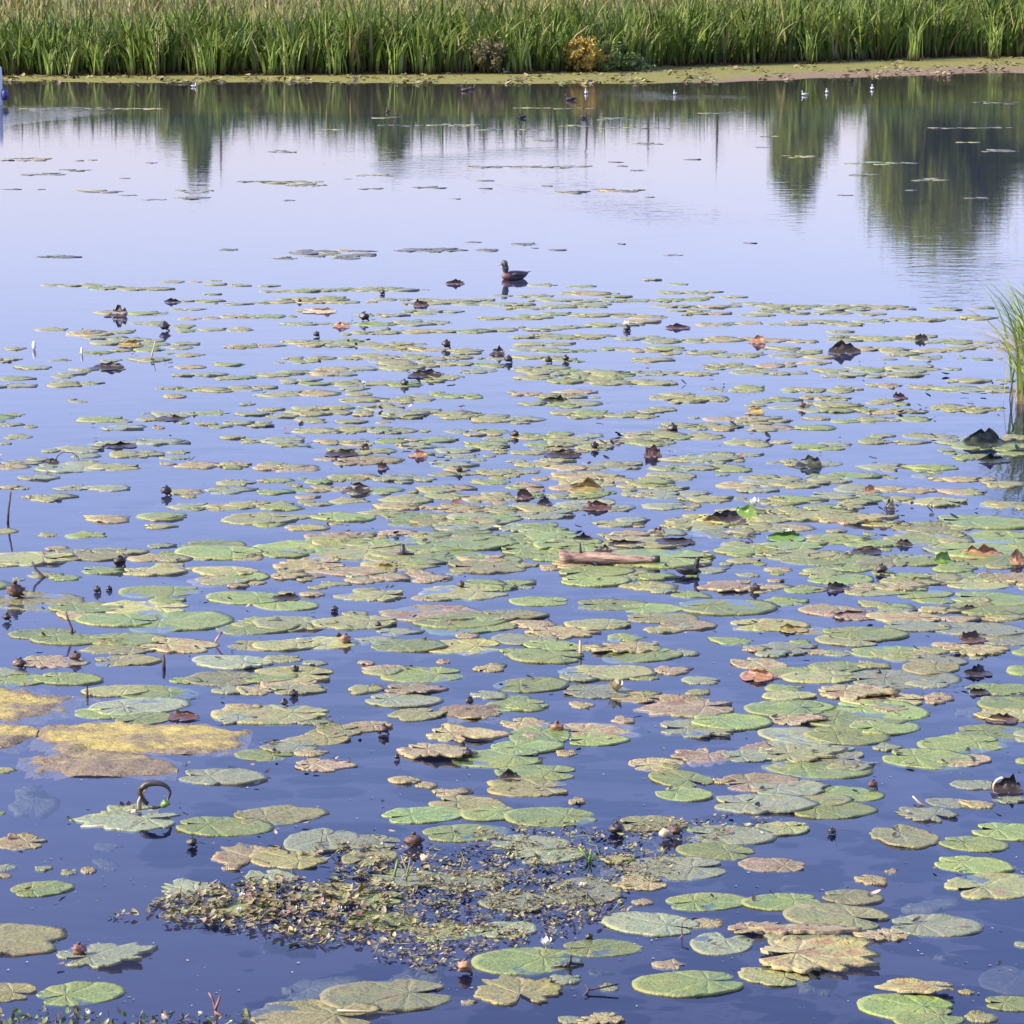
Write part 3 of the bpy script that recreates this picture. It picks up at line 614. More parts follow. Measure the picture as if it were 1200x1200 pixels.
for p in rest:
    loc, wm, rot, z = pad_xform(p, R_)
    V, F, ra, an = LOW[R_.randrange(len(LOW))]; s = wm / 2 * 1.05
    c, s_ = math.cos(rot), math.sin(rot)
    Q = np.stack([(V[:, 0] * c - V[:, 1] * s_) * s + loc.x, (V[:, 0] * s_ + V[:, 1] * c) * s + loc.y, V[:, 2] * max(s, .15) * 1.2 + z], 1)
    AV.append(Q); AF.append(F + off); off += len(V); AM += [mk_order.index(p[3])] * len(F); AR.append(ra); AA.append(an)
    AT.append(V + np.array([R_.uniform(0, 90), R_.uniform(0, 90), R_.uniform(0, 90)]))
me = mesh_np('far_lily_pads', np.concatenate(AV), np.concatenate(AF), [PM[k] for k in mk_order], AM,
             attrs={'rad': ('FLOAT', np.concatenate(AR)), 'ang': ('FLOAT', np.concatenate(AA)), 'tex': ('FLOAT_VECTOR', np.concatenate(AT))})
tag(link('small_lily_pads', me), 'hundreds of small and distant lily pads scattered over the pond', 'lily pads', kind='stuff')

# ------------------------------------------------------------------ upturned leaves, buds, twigs
def bent_leaf(seed, R0=.5, x0=-.1, ratio=.75, maxang=2.2):
    V, F, ra, an = leaf_unit(seed, nr=10, na=40, ratio=ratio, gap=.12, bites=2, ragged=.12, curl=.4)
    V = V.copy()
    for v in V:
        u = v[0] - x0
        if u > 0:
            a = min(u / R0, maxang); ex = u - a * R0
            nx = x0 + R0 * math.sin(a) + ex * math.cos(a); nz = R0 * (1 - math.cos(a)) + ex * math.sin(a)
            v[2] = nz + v[2] * math.cos(a); v[0] = nx
    return V, F, ra, an
def fold(px, py, w, h, mat, label, name='folded_leaf', cat='leaf', rz=None, seed=0, flat=None, maxang=2.2, grp='upturned leaves among the lily pads'):
    """leaf with one half bent up out of the water: w px wide, h px tall"""
    ppm = PPM(py); W = w * 1.15 / ppm; H = h * .9 / ppm
    V, F, ra, an = bent_leaf(seed + 900, R0=.42, maxang=maxang)
    V = V[:, [1, 0, 2]]; F = F[:, ::-1]               # bend runs away from the viewer
    xn = V[:, 0] / abs(V[:, 0]).max()
    jag = np.array([.50 + 1.3 * abs(mnoise.noise(Vector((x * 2.6 + seed * 1.7, seed, 0)))) + .10 * mnoise.noise(Vector((x * 9, seed, 5))) for x in xn]) * (1 - .35 * xn ** 2)
    wob = np.array([mnoise.noise(Vector((v[0] * 3, v[1] * 3 + seed, v[2] * 4))) for v in V])
    V = V.copy(); V[:, 2] = V[:, 2] * np.where(V[:, 2] > .08, jag, 1); V[:, 1] += wob * .16
    sx = W / np.ptp(V[:, 0]); sz = H / V[:, 2].max(); V = V * np.array([sx, sx * .9, sz])
    me = mesh_np(name, V, F, mat, attrs={'rad': ('FLOAT', ra), 'ang': ('FLOAT', an), 'tex': ('FLOAT_VECTOR', V / W * 2 + seed)})
    p = P(px, py + h * .5)
    o = link(name, me, loc=(p.x, p.y + .02, .006)); o.rotation_euler.z = rz if rz is not None else random.uniform(-.5, .5)
    return tag(o, label, cat, grp)
random.seed(31)
FOLDS = [
 (137, 364, 24, 14, M_dark, 'spiky black lump of leaves, farthest left near the open water'),
 (125, 428, 34, 8, M_dark, 'low dark spread leaf with upturned tips left of middle'),
 (152, 402, 26, 8, M_yellow, 'curled yellow leaf on olive pads near the left'),
 (202, 352, 18, 5, M_dark, 'small flat black leaf at the far left edge of the pads'),
 (375, 363, 34, 6, M_cream, 'pale cream crumpled leaf left of the duck among far pads'),
 (400, 380, 18, 7, M_orange, 'small orange-tan curled leaf beside the pale crumpled one'),
 (497, 437, 34, 9, M_dark, 'black upturned leaf with brown tip, midway left of centre'),
 (493, 354, 16, 9, M_red, 'reddish brown curled leaf left of and nearer than duck'),
 (583, 410, 16, 12, M_dark, 'black seed head shaped leaf curl right of centre-left pads'),
 (533, 330, 20, 6, M_brown, 'brown floating leaf tip on open water left of the duck'),
 (795, 382, 26, 6, M_red, 'low red-black leaf edge among the far pads'),
 (888, 397, 18, 10, M_orange, 'orange round leaf curl far right of the duck'),
 (990, 406, 34, 15, M_dark, 'winged dark curl of leaf in the far right pads'),
 (1080, 395, 14, 8, M_dark, 'small black leaf knob, far right, behind the others'),
 (650, 467, 28, 8, M_darkgreen, 'long black leaf curl with yellow base below the duck'),
 (1055, 463, 16, 8, M_red, 'dark red leaf tip beside pale pad, far right'),
 (885, 481, 20, 8, M_yellow, 'yellow and black leaf curl in the right middle distance'),
 (200, 489, 32, 5, M_dark, 'black underside of a lifted pad, left middle distance'),
 (140, 521, 34, 5, M_dark, 'thin black lifted pad edge near the left side'),
 (60, 541, 16, 6, M_dark, 'small black leaf with arched stem near left edge'),
 (418, 571, 30, 11, M_dark, 'slanting black leaf standing up between tan pads'),
 (400, 530, 34, 7, M_dark, 'long dark upturned leaf behind the slanting black leaf'),
 (427, 524, 10, 8, M_dark, 'small black leaf knob at end of the long dark leaf'),
 (449, 545, 12, 9, M_brown, 'small brown leaf curl below the long dark leaf'),
 (490, 531, 20, 9, M_orange, 'bright orange crumpled leaf near the picture centre'),
 (660, 531, 38, 8, M_dark, 'broken black leaf edges on pads right of centre'),
 (765, 528, 18, 14, M_red, 'red-brown drooping leaf curl right of the centre'),
 (686, 567, 38, 17, M_yellow, 'humped yellow-black leaf, the tallest hump near the centre'),
 (615, 579, 18, 10, M_red, 'dark red leaf curl left of the humped yellow leaf'),
 (638, 587, 16, 10, M_dark, 'dark brown leaf curl just left below the humped leaf'),
 (700, 592, 30, 10, M_red, 'dark red spread leaf right below the humped leaf'),
 (948, 540, 28, 15, M_darkgreen, 'black leaf wedge standing alone on the right open water'),
 (1155, 512, 46, 20, M_darkgreen, 'big black leaf fold close to the grass tussock'),
 (1165, 536, 34, 10, M_darkgreen, 'green leaf with black rolled rim below the biggest fold'),
 (1043, 591, 12, 13, M_dark, 'upright black leaf knob on right, below the wedge'),
 (1020, 573, 12, 9, M_orange, 'small orange-black leaf curl above the upright black knob'),
 (850, 605, 40, 11, M_dark, 'cluster-like black curled leaf left of the white-tipped leaf'),
 (835, 610, 22, 8, M_yellow, 'yellow curled leaf piece left of the white-tipped leaf'),
 (874, 598, 26, 14, M_bright, 'white-tipped green leaf standing bright right of centre'),
 (921, 628, 40, 8, M_bright, 'bright green lifted pad with a white fleck at right'),
 (683, 629, 20, 9, M_dark, 'black leaf flap upper left of the reddish log'),
 (707, 643, 18, 10, M_dark, 'black leaf knob just above the reddish log'),
 (735, 637, 40, 5, M_dark, 'long flat black pad edge above the reddish log'),
 (790, 634, 42, 5, M_dark, 'long flat black pad edge above the black chick'),
 (770, 622, 16, 8, M_brown, 'brown curled pad end above the black chick'),
 (1015, 645, 32, 7, M_dark, 'broad flat black curl between green pads at right'),
 (1060, 636, 18, 8, M_dark, 'black pointed leaf tip between green pads at right'),
 (1150, 645, 46, 14, M_orange, 'orange folded leaf over black shadow near right edge'),
 (1194, 652, 16, 18, M_orange, 'orange leaf standing at the right edge of the picture'),
 (1107, 654, 22, 14, M_bright, 'bright yellow-green leaf lip raised from a right-hand pad'),
 (983, 687, 26, 9, M_dark, 'black rolled leaf lying across two green right-hand pads'),
 (1140, 746, 28, 12, M_brown, 'rust-black fold of leaf near the right edge'),
 (1146, 786, 30, 11, M_dark, 'flat black curl of leaf below the rust-black fold'),
 (1148, 811, 22, 6, M_dark, 'thin black pad edge below the flat black curl'),
 (1135, 713, 16, 6, M_dark, 'tiny black pad rim above the rust-black fold'),
 (1135, 880, 6, 4, M_dark, 'tiny black speck of leaf on big right pad'),
 (335, 700, 30, 6, M_dark, 'flat black pad edge between green pads left of centre'),
 (452, 664, 22, 7, M_yellow, 'small yellow boat-shaped leaf beside the dark pointed spike'),
 (740, 664, 0.1, 0.1, None, ''),
 (598, 909, 24, 12, M_dark, 'ragged black lump on the yellow pad, lower middle'),
 (888, 790, 34, 12, M_orange, 'orange-red torn leaf on the right of the cream flower'),
 (215, 838, 34, 9, M_red, 'red torn leaf at the tip of the yellow algae'),
 (1000, 720, 40, 5, M_red, 'low reddish crumpled leaf edges, right middle'),
 (1175, 842, 34, 8, M_brown, 'brown rolled leaf under a pad at right edge'),
 (930, 736, 30, 8, M_yellow, 'yellow torn leaf piece with dark tip, right middle'),
]
for i, (px, py, w_, h_, m_, lb) in enumerate(FOLDS):
    if m_ is None: continue
    fold(px, py, w_, h_, m_, lb, seed=i * 7)
def bud(px, py, d, mat, label, lift=.3, name='seed_pod', cat='seed pod', stem=None, squash=.9, tip=None):
    ppm = PPM(py); r = d / ppm / 2 * .88; p = P(px, py + d * .5 * lift + d * .4)
    e = empty(name, (p.x, p.y, 0)); tag(e, label, cat, 'seed pods and buds among the pads')
    V, F = ellipsoid((0, 0, r * (squash + lift)), (r, r, r * squash), 14, 10, bump=.6, seed=px)
    V = [(x * 1.15, y, z * .9 + .12 * r * mnoise.noise(Vector((x / r * 2.5, y / r * 2.5, z / r * 2.5 + px)))) for x, y, z in V]
    # flat crown
    link('pod', mesh_np('pod', V, F, mat), e)
    zt = r * (squash + lift) + r * squash
    V, F = tube([(0, 0, zt - r * .15), (0, 0, zt + r * .18)], [r * .25, r * .34], 10)
    link('crown', mesh_np('crown', V, F, tip or M_brown), e)
    V, F = tube([(r * 1.6, .0, -.05), (r * 1.0, 0, r * .2), (r * .3, 0, r * .4)], [r * .22, r * .2, r * .22], 7)
    link('stem', mesh_np('stem', V, F, stem or M_stem), e); return e
BUDS = [
 (193, 381, 11, M_dark, 'small black pod on grey pads behind the curled yellow leaf'),
 (351, 352, 5, M_dark, 'tiny black pod on far pads left of the duck'),
 (448, 342, 6, M_dark, 'tiny black pod at the far edge left of duck'),
 (523, 402, 10, M_dark, 'black pod left of the black seed head'),
 (474, 448, 9, M_dark, 'black pod below the black upturned leaf'),
 (596, 420, 9, M_dark, 'ring-like black pod just below the black seed head'),
 (427, 370, 11, M_dark, 'black pod between pale crumpled leaf and red leaf'),
 (371, 391, 7, M_dark, 'black pod hanging below the far pale leaf'),
 (735, 384, 8, M_dark, 'black pod under the far white petal'),
 (663, 419, 8, M_dark, 'black pod on far pads right below the duck'),
 (643, 421, 8, M_dark, 'black pod left neighbour of another, below duck'),
 (940, 474, 8, M_pink, 'pink-tipped pod at the right middle distance'),
 (788, 501, 12, M_dark, 'flat black pod left of centre-right open water'),
 (538, 549, 8, M_dark, 'single black pod on blue water near the centre'),
 (603, 508, 9, M_dark, 'black pod above the broken black leaf edges'),
 (697, 521, 9, M_dark, 'black pod right of the broken black leaf edges'),
 (195, 574, 12, M_dark, 'upright black bud on a tan pad, left side'),
 (18, 690, 21, M_brown, 'big left-edge seed pod, brown on the left and black right'),
 (140, 657, 14, M_dark, 'oval black pod at the left end of a tan pad'),
 (114, 690, 9, M_dark, 'left one of two black pods on a pink sliver'),
 (128, 689, 7, M_dark, 'right one of two black pods on a pink sliver'),
 (8, 722, 10, M_dark, 'dark pod at the left edge below the biggest pod'),
 (540, 684, 9, M_brown, 'brown pod standing on olive pad in the middle'),
 (392, 713, 8, M_dark, 'small dark pod in open water left of middle'),
 (405, 748, 13, M_orange, 'orange pod on yellow pad row left of middle'),
 (397, 744, 6, M_dark, 'small black pod beside the orange pod'),
 (443, 731, 7, M_dark, 'black pod on the olive pad row right of orange pod'),
 (88, 768, 13, M_brown, 'brown pod at the right end of a pinkish pad'),
 (24, 776, 13, M_brown, 'brown pod at the left end of a pinkish pad'),
 (346, 783, 9, M_dark, 'tiny black knob pod behind the round black bud'),
 (344, 812, 10, M_dark, 'flat black pod on the pad behind the round bud'),
 (333, 822, 9, M_dark, 'round black bud standing at back of speckled pad'),
 (550, 820, 10, M_dark, 'round black pod beside the brown mud patch'),
 (450, 853, 12, M_red, 'dark red fruit at the right end of tan pad'),
 (548, 881, 12, M_dark, 'dark pod at the right end of a tan pad'),
 (465, 886, 7, M_dark, 'small dark pod at left end of a tan pad'),
 (653, 851, 14, M_orange, 'orange-red bud standing between pink pads, lower middle'),
 (1033, 666, 13, M_dark, 'black bud with pink side between green pads at right'),
 (885, 688, 11, M_dark, 'dark pod at the right end of the pink torn pad'),
 (1023, 918, 11, M_red, 'small dark-red bud beside the right green pads'),
 (975, 973, 9, M_dark, 'dark round pod at the tip of speckled right pads'),
 (485, 984, 20, M_brown, 'round brown pod, the biggest one in the lower middle'),
 (93, 1111, 16, M_pink, 'fat pink bud in the notch of the grey-green pad'),
 (545, 1131, 17, M_orange, 'peach round pod at the edge of the weed raft'),
 (225, 986, 12, M_dark, 'black pointed pod alone in blue water at left'),
 (722, 970, 17, M_dark, 'tall black pod at the back of the weed raft'),
 (792, 971, 14, M_brown, 'brown pod right beside the cream bulb'),
 (690, 1097, 9, M_dark, 'black round pod in front of the weed raft'),
 (780, 975, 15, M_cream, 'cream bulb at the back right of the weed raft'),
 (498, 1004, 11, M_cream, 'cream pod in front of the biggest brown pod'),
 (955, 800, 0.1, None, ''),
 (1030, 787, 6, M_dark, 'small black pod on blue-grey pad at right'),
]
random.seed(77)
for (px, py, d, m_, lb) in BUDS:
    if m_ is not None: bud(px, py, d, m_, lb, lift=random.uniform(.0, .5), tip=(M_dark if m_ is not M_orange else M_red))
def flower(px, py, d, mat, label, n=9, center=None):
    ppm = PPM(py); r = d / ppm / 2; p = P(px, py + d * .3); e = empty('water_flower', (p.x, p.y, .01))
    tag(e, label, 'flower', 'flowers among the pads')
    V, F = [], []
    for k in range(n):
        a = 6.283 * k / n + .1; el = .7 if k % 2 else 1.05; b = len(V)
        for t, wv in ((0, .1), (.5, .32), (.85, .22), (1, .02)):
            for s in (-1, 1):
                V.append((math.cos(a) * t * r * math.cos(el) * 1.3 - math.sin(a) * s * wv * r, math.sin(a) * t * r * math.cos(el) * 1.3 + math.cos(a) * s * wv * r, t ** 1.3 * r * math.sin(el) * 1.5))
        for i in range(3): F.append((b + i * 2, b + i * 2 + 1, b + i * 2 + 3, b + i * 2 + 2))
    link('petals', mesh_np('petals', V, F, mat), e)
    V, F = ellipsoid((0, 0, r * .3), (r * .3, r * .3, r * .35), 10, 6)
    link('flower_centre', mesh_np('flower_centre', V, F, center or M_yellow), e)
    V, F = tube([(0, 0, -.06), (0, 0, r * .1)], [r * .12, r * .12], 7)
    link('stalk', mesh_np('stalk', V, F, M_greenstem), e)
for a in [(733, 381, 9, M_white, 'white petals over a black pod among far pads'),
          (884, 590, 15, M_white, 'white bud flower tipping the bright green leaf'),
          (924, 625, 10, M_white, 'white flower on the bright green lifted pad'),
          (722, 806, 22, M_cream, 'cream yellow flower on a blue-grey pad, right of middle'),
          (640, 1107, 17, M_white, 'pointed white bud on the big green front pad'),
          (283, 1052, 9, M_white, 'white flower in the left end of the weed raft'),
          (279, 1069, 8, M_white, 'white flower just below another in the left weed raft'),
          (347, 1068, 9, M_white, 'white flower near the middle of the left weed raft'),
          (378, 1063, 7, M_white, 'white flower beside an orange leaf in the weed raft'),
          (397, 1068, 10, M_white, 'white flower left of the bright green pad in raft'),
          (681, 1040, 9, M_white, 'white flower at the right of the weed raft'),
          (426, 450, 6, M_white, 'tiny white flower on far olive pads left of middle'),
          (410, 523, 0.1, None, '')]:
    if a[3]: flower(*a)
def petal(px, py, w_, h_, label):
    ppm = PPM(py); p = P(px, py + h_ / 2); V, F = ellipsoid((0, 0, h_ / ppm / 2), (w_ / ppm / 2, .012, h_ / ppm / 2), 10, 6, bump=.3, seed=px)
    tag(link('white_feather', mesh_np('white_feather', V, F, M_white), loc=(p.x, p.y, 0)), label, 'feather', 'white feathers on the water')
petal(40, 405, 5, 10, 'white upright feather, left one of two near the left edge')
petal(96, 411, 3, 9, 'white upright feather, right one of two near the left edge')

def twig(px, py, pts, r0, label, mat=M_wood, name='twig'):
    """pts in px offsets (dx, height) from the foot"""
    ppm = PPM(py); p = P(px, py); V, F = [], []
    for br in pts:
        q = [(a / ppm, .01 * i, b / ppm) for i, (a, b) in enumerate(br)]
        tube(q, [r0 * (1 - .5 * i / len(q)) / ppm for i in range(len(q))], 6, V, F)
    tag(link(name, mesh_np(name, V, F, mat), loc=(p.x, p.y, 0)), label, 'twig', 'twigs and stalks sticking out of the water')
twig(9, 612, [[(0, -3), (1, 15), (4, 36)]], 1.6, 'thin dark upright twig at the left edge of the picture')
twig(52, 677, [[(3, -3), (-3, 2), (-11, 10), (-15, 18)]], 2.0, 'bent dark stick with its mirror image near left edge')
twig(85, 745, [[(0, -3), (-1, 8), (-6, 20), (-8, 27)]], 1.8, 'leaning brown twig rising from green pads on the left')
twig(251, 755, [[(0, -3), (2, 5), (9, 14)]], 1.8, 'short pinkish twig at the right end of tan pads', M_pink)
twig(192, 782, [[(0, -4), (0, 8), (-1, 14)]], 2.2, 'short dark stub beside the yellow-green pad on the left')
twig(177, 418, [[(0, -3), (2, 6), (5, 18)]], 1.0, 'thin pale stalk with dark mirror image, far left pads', M_cream)
twig(64, 540, [[(-2, -2), (4, 6), (10, 10), (20, 9), (27, 3), (28, -3)]], .8, 'thin arched stalk looping over pads at left')
twig(472, 652, [[(0, -2), (0, 7), (0, 14)], [(-12, 1), (0, 2), (13, 1)]], 3.5, 'dark pointed spike rising from green pads left of middle', M_dark)
twig(680, 768, [[(0, -3), (0, 8), (0, 17)]], 2.2, 'pale upright stub among green pads right of middle', M_cream)
twig(102, 816, [[(0, -3), (0, 6), (0, 11)]], 1.8, 'short dark stub at the back of yellow algae')
twig(668, 1133, [[(-20, 0), (0, 3), (16, 1)], [(-2, 0), (1, 12)], [(-8, 0), (2, 6)]], 2.4, 'dark star twig lying on the big green front pad', M_dark)
twig(695, 1165, [[(-12, -3), (-5, 4), (12, 6), (30, 9)], [(-8, 0), (-5, 5), (-9, 9)]], 1.6, 'forked dark twig floating in front of the raft')
twig(800, 1097, [[(0, -8), (-1, 4), (0, 16), (8, 19)], [(0, 0), (-6, -6)]], 1.3, 'thin reddish stalk between pads at the lower right', M_pink)
twig(252, 1190, [[(2, -8), (0, 6), (-3, 18), (-8, 24)], [(0, 6), (6, 22)], [(0, 4), (14, -4), (38, -16)]], 1.9, 'forked pink stick at the bottom left edge', M_pink)
twig(1075, 944, [[(12, -2), (2, 3), (-5, 10)]], 1.6, 'short pale bent stalk beside grey pads, lower right', M_cream)
twig(1182, 590, [[(3, 0), (-8, -3), (-24, -10)]], 1.0, 'thin dark twig below the grass tussock')
twig(425, 1190, [[(-30, 6), (0, 4), (38, 0)]], 1.6, 'pale straw lying at front rim of a speckled pad', M_cream)
twig(476, 1035, [[(0, -3), (1, 14), (-6, 32)], [(0, 4), (5, 30)], [(1, 8), (10, 24)]], 1.2, 'green forked stalk standing in the weed raft', M_greenstem)
twig(460, 1030, [[(0, -4), (4, 12), (6, 22)]], 2.0, 'pale green stalk leaning in the weed raft', M_bright)
twig(690, 1010, [[(0, -3), (-4, 10), (-12, 16)], [(0, 0), (3, 14)], [(0, 0), (8, 8)]], 1.6, 'green sprig at the back right of weed raft', M_bright)

# hand shaped big decaying leaves
random.seed(12)
def special_leaf(px0, px1, py, mk, vi, label, z=.02, sy=1.0, rot=0.0):
    V = VAR[vi][1][0]; s = (px1 - px0) / PPM(py) / np.ptp(V[:, 0]); p = P((px0 + px1) / 2, py)
    o = bpy.data.objects.new('decayed_leaf', pad_mesh(vi, mk)); COL.objects.link(o); o.location = (p.x + .1 * s, p.y, z); o.scale = (s, s * sy, s); o.rotation_euler.z = rot
    tag(o, label, 'leaf', 'decayed leaves lying on pads')
special_leaf(878, 1022, 1125, 't', 25, 'ragged orange-tan leaf with torn points, lower right', sy=1.15)
special_leaf(865, 1000, 1092, 'p', 27, 'dark red streaked leaf under the olive pads, lower right', z=.012, sy=.35)
special_leaf(1024, 1118, 1163, 't', 26, 'rolled brown leaf lying on the green pad, lower right', z=.022, sy=.62, rot=3.0)
# scroll leaf at right edge: sunlit rim and shaded side put into the colours
fold(1181, 918, 34, 22, M_dark, 'pale-rimmed black scroll of leaf at the right edge', seed=55, maxang=3.4)
p = P(1176, 932); V, F = [], []
for i in range(14):
    a = math.pi * (.12 + .85 * i / 13)
    for s in (-1, 1): V.append((-.042 * math.sin(a) - .004, s * .014, .036 - .042 * math.cos(a)))
tag(link('pale_leaf_rim', mesh_np('pale_leaf_rim', V, np.array(grid_faces(14, 2)), M_cream), loc=(p.x, p.y - .02, 0)), 'pale curved leaf rim beside the black scroll at right edge', 'leaf')

# ring-shaped curled stem with green fruit
ppm = PPM(940); p = P(182, 950); e = empty('curled_stem', (p.x, p.y, 0)); tag(e, 'curled ring stem standing in water with a yellow-green fruit', 'stem')
pts, rd = [], []
for i in range(26):
    a = -1.9 + 2 * math.pi * .97 * i / 25; r = 15 / ppm * (1 + .06 * math.sin(3 * a))
    pts.append((r * math.cos(a) * 1.15, .012 * math.sin(a * .5), r * .92 * math.sin(a) + 19 / ppm)); rd.append((2.6 + 1.3 * math.sin(a * 1.0 - .9)) / ppm)
V, F = tube(pts, rd, 9); link('loop', mesh_np('loop', V, F, M_dark), e)
V, F = tube([(-18 / ppm, .01, -.01), (-19 / ppm, .01, 9 / ppm), (-15 / ppm, .01, 21 / ppm), (-9 / ppm, .01, 27 / ppm)], [2.2 / ppm, 2.6 / ppm, 2.2 / ppm, 1.4 / ppm], 8); link('pale_side', mesh_np('pale_side', V, F, M_cream), e)
V, F = ellipsoid((12 / ppm, -.012, 9 / ppm), (5.5 / ppm, 5 / ppm, 4 / ppm), bump=.8); link('fruit', mesh_np('fruit', V, F, M_bright), e)
V, F = tube([(-18 / ppm, 0, 0), (-26 / ppm, -.01, .004), (-33 / ppm, -.02, .003)], [2 / ppm, 1.2 / ppm, .6 / ppm], 6); link('root', mesh_np('root', V, F, M_cream), e)

# log
def log_mat():
    m, n, l, b = newmat('log_bark'); tc = n.new('ShaderNodeTexCoord'); mp = n.new('ShaderNodeMapping'); mp.inputs['Scale'].default_value = (2, 18, 18)
    l.new(tc.outputs['Object'], mp.inputs['Vector']); f = noise_(n, l, mp.outputs[0], 3, 6, .7)
    l.new(mixc(n, l, ramp(n, l, f, .42, .60), (.46, .30, .19), (.14, .07, .045)), b.inputs['Base Color']); b.inputs['Roughness'].default_value = .7
    bump_(n, l, f, .8, .02, b); return m
ppm = PPM(660); p = P(712, 661); e = empty('log', (p.x, p.y, 0), rz=-.06); tag(e, 'reddish peeled log floating on lily pads left of the black chick', 'log')
V, F = [], []; L = 112 / ppm; pts, rd = [], []
for i in range(20):
    t = i / 19; pts.append(((t - .5) * L, .01 * math.sin(t * 7), .028 + .006 * math.sin(t * 4))); rd.append(.040 - .019 * t + .006 * mnoise.noise(Vector((t * 7, 0, 0))) + (.006 if t < .1 else 0))
tube(pts, rd, 16, V, F); link('bark', mesh_np('bark', V, F, log_mat()), e)
V, F = tube([(L * .5 - .02, 0, .03), (L * .5 + .025, 0, .032)], [.021, .018], 12); link('cut_end', mesh_np('cut_end', V, F, M_dark), e)
V, F = tube([(-L * .28, 0, .06), (-L * .29, 0, .12)], [.008, .005], 7); link('branch_stub', mesh_np('branch_stub', V, F, M_wood), e)

# ------------------------------------------------------------------ birds
def bird(loc, rz, length, label, cat, mats, group=None, neck=1.0, name='duck', hs=1.25):
    """swimming bird facing local -X; unit length 1"""
    e = empty(name, loc, rz, length); tag(e, label, cat, group)
    body, breast, headm, billm, wingm = mats
    V, F = [], []
    xs_ = [-.46, -.44, -.38, -.28, -.12, .06, .22, .34, .43, .50]
    zz = [.10, .10, .09, .075, .06, .06, .075, .10, .13, .16]
    rr = [.01, .07, .125, .165, .185, .18, .15, .105, .06, .012]
    tube([(x, 0, z) for x, z in zip(xs_, zz)], rr, 18, V, F, squash=.86)
    # neck and head
    n0 = [(-.27, 0, .12), (-.32, 0, .22), (-.33, 0, .22 + .09 * neck), (-.335, 0, .22 + .17 * neck), (-.35, 0, .22 + .26 * neck), (-.40, 0, .22 + .265 * neck), (-.46, 0, .22 + .25 * neck)]
    tube(n0, [.12, .085, .062 * hs, .068 * hs, .080 * hs, .074 * hs, .035 * hs], 14, V, F)
    me = mesh_np('body', V, F, [body, breast, headm])
    mi = []
    for pl in me.polygons:
        c = pl.center; mi.append(2 if c.z > .24 and c.x < -.2 else (1 if c.x < -.27 else 0))
    me.polygons.foreach_set('material_index', mi)
    o = link('body', me, e); rm = o.modifiers.new('fuse', 'SUBSURF'); rm.levels = rm.render_levels = 1
    hz = .22 + .245 * neck
    V, F = tube([(-.46, 0, hz), (-.52, 0, hz - .015), (-.59, 0, hz - .03)], [.034, .032, .026], 10, squash=.5); link('bill', mesh_np('bill', V, F, billm), e)
    for s in (-1, 1):
        V, F = tube([(-.20, s * .13, .14), (-.05, s * .165, .15), (.12, s * .16, .15), (.30, s * .10, .165), (.47, s * .03, .185)], [.015, .08, .085, .055, .008], 12, squash=.95)
        V = [(x, s * (.02 + abs(y) * .92) if abs(y) > .02 else y, z) for x, y, z in V]
        link('wing', mesh_np('wing', V, F, wingm), e)
        V, F = ellipsoid((-.40, s * .066 * hs, hz + .03), (.011, .006, .011), 8, 6); link('eye', mesh_np('eye', V, F, M_eye), e)
    V, F = tube([(.40, 0, .15), (.52, 0, .185), (.60, 0, .20)], [.05, .045, .01], 10, squash=.35); link('tail', mesh_np('tail', V, F, wingm), e)
    return e
M_eye = simple('eye', (.01, .01, .01), None, .2, 5, 0)
M_dbody = simple('duck_flank', (.07, .045, .035), (.035, .025, .022), .6, 22, .3)
M_dbreast = simple('duck_breast', (.19, .085, .065), (.09, .05, .04), .6, 14, .3)
M_dhead = simple('duck_head', (.03, .04, .028), (.06, .055, .035), .5, 16, .2)
M_dbill = simple('duck_bill', (.26, .26, .12), None, .4, 10, .1)
M_dwing = simple('duck_wing', (.035, .025, .03), (.07, .045, .04), .55, 24, .4)
M_black = simple('coot_black', (.014, .013, .014), (.025, .022, .022), .6, 20, .2)
M_gull = simple('gull_white', (.78, .78, .76), None, .6, 10, .1); M_gull.node_tree.nodes['Mix'].inputs[6].default_value = (.55, .55, .54, 1); M_gull.node_tree.nodes['Mix'].inputs[7].default_value = (.46, .47, .48, 1)
M_gwing = simple('gull_grey', (.42, .44, .47), (.5, .5, .52), .6, 10, .1)
p = P(603, 327); bird((p.x, p.y, 0.006), R(32), 38 / PPM(327), 'brown duck with dark head swimming left at the pads far edge', 'duck', (M_dbody, M_dbreast, M_dhead, M_dbill, M_dwing), neck=1.0, hs=1.75)
p = P(806, 674); bird((p.x, p.y, 0.012), R(180), 31 / PPM(674), 'black chick sitting on pads right of the reddish log', 'chick', (M_black,) * 5, neck=1.15, name='chick', hs=1.75)
for px, py, L, rz, lb, m_ in [
 (455, 131, 9, 60, 'brown-backed duck alone on far water left of middle', 'b'), (612, 138, 11, 20, 'dark duck on the far water, left one of a pair', 'd'),
 (684, 138, 10, 160, 'dark duck on the far water, right one of a pair', 'd'), (669, 117, 13, 0, 'long low dark duck close to the far shore', 'd'),
 (546, 106, 12, 10, 'brownish duck by the far shore, leftmost of the shore birds', 'b'), (553, 104, 9, 190, 'brownish duck right behind the leftmost shore bird', 'b'),
 (594, 88, 9, 0, 'small dark duck standing on the far shore strip', 'd')]:
    p = P(px, py + 1)
    mats = (M_dbody, M_dbreast, M_dbody, M_dbill, M_dwing) if m_ == 'b' else (M_black,) * 3 + (M_dbill, M_black)
    bird((p.x, p.y, 0.02 if py > 95 else .1), R(rz), L / PPM(py), lb, 'duck', mats, 'distant ducks')
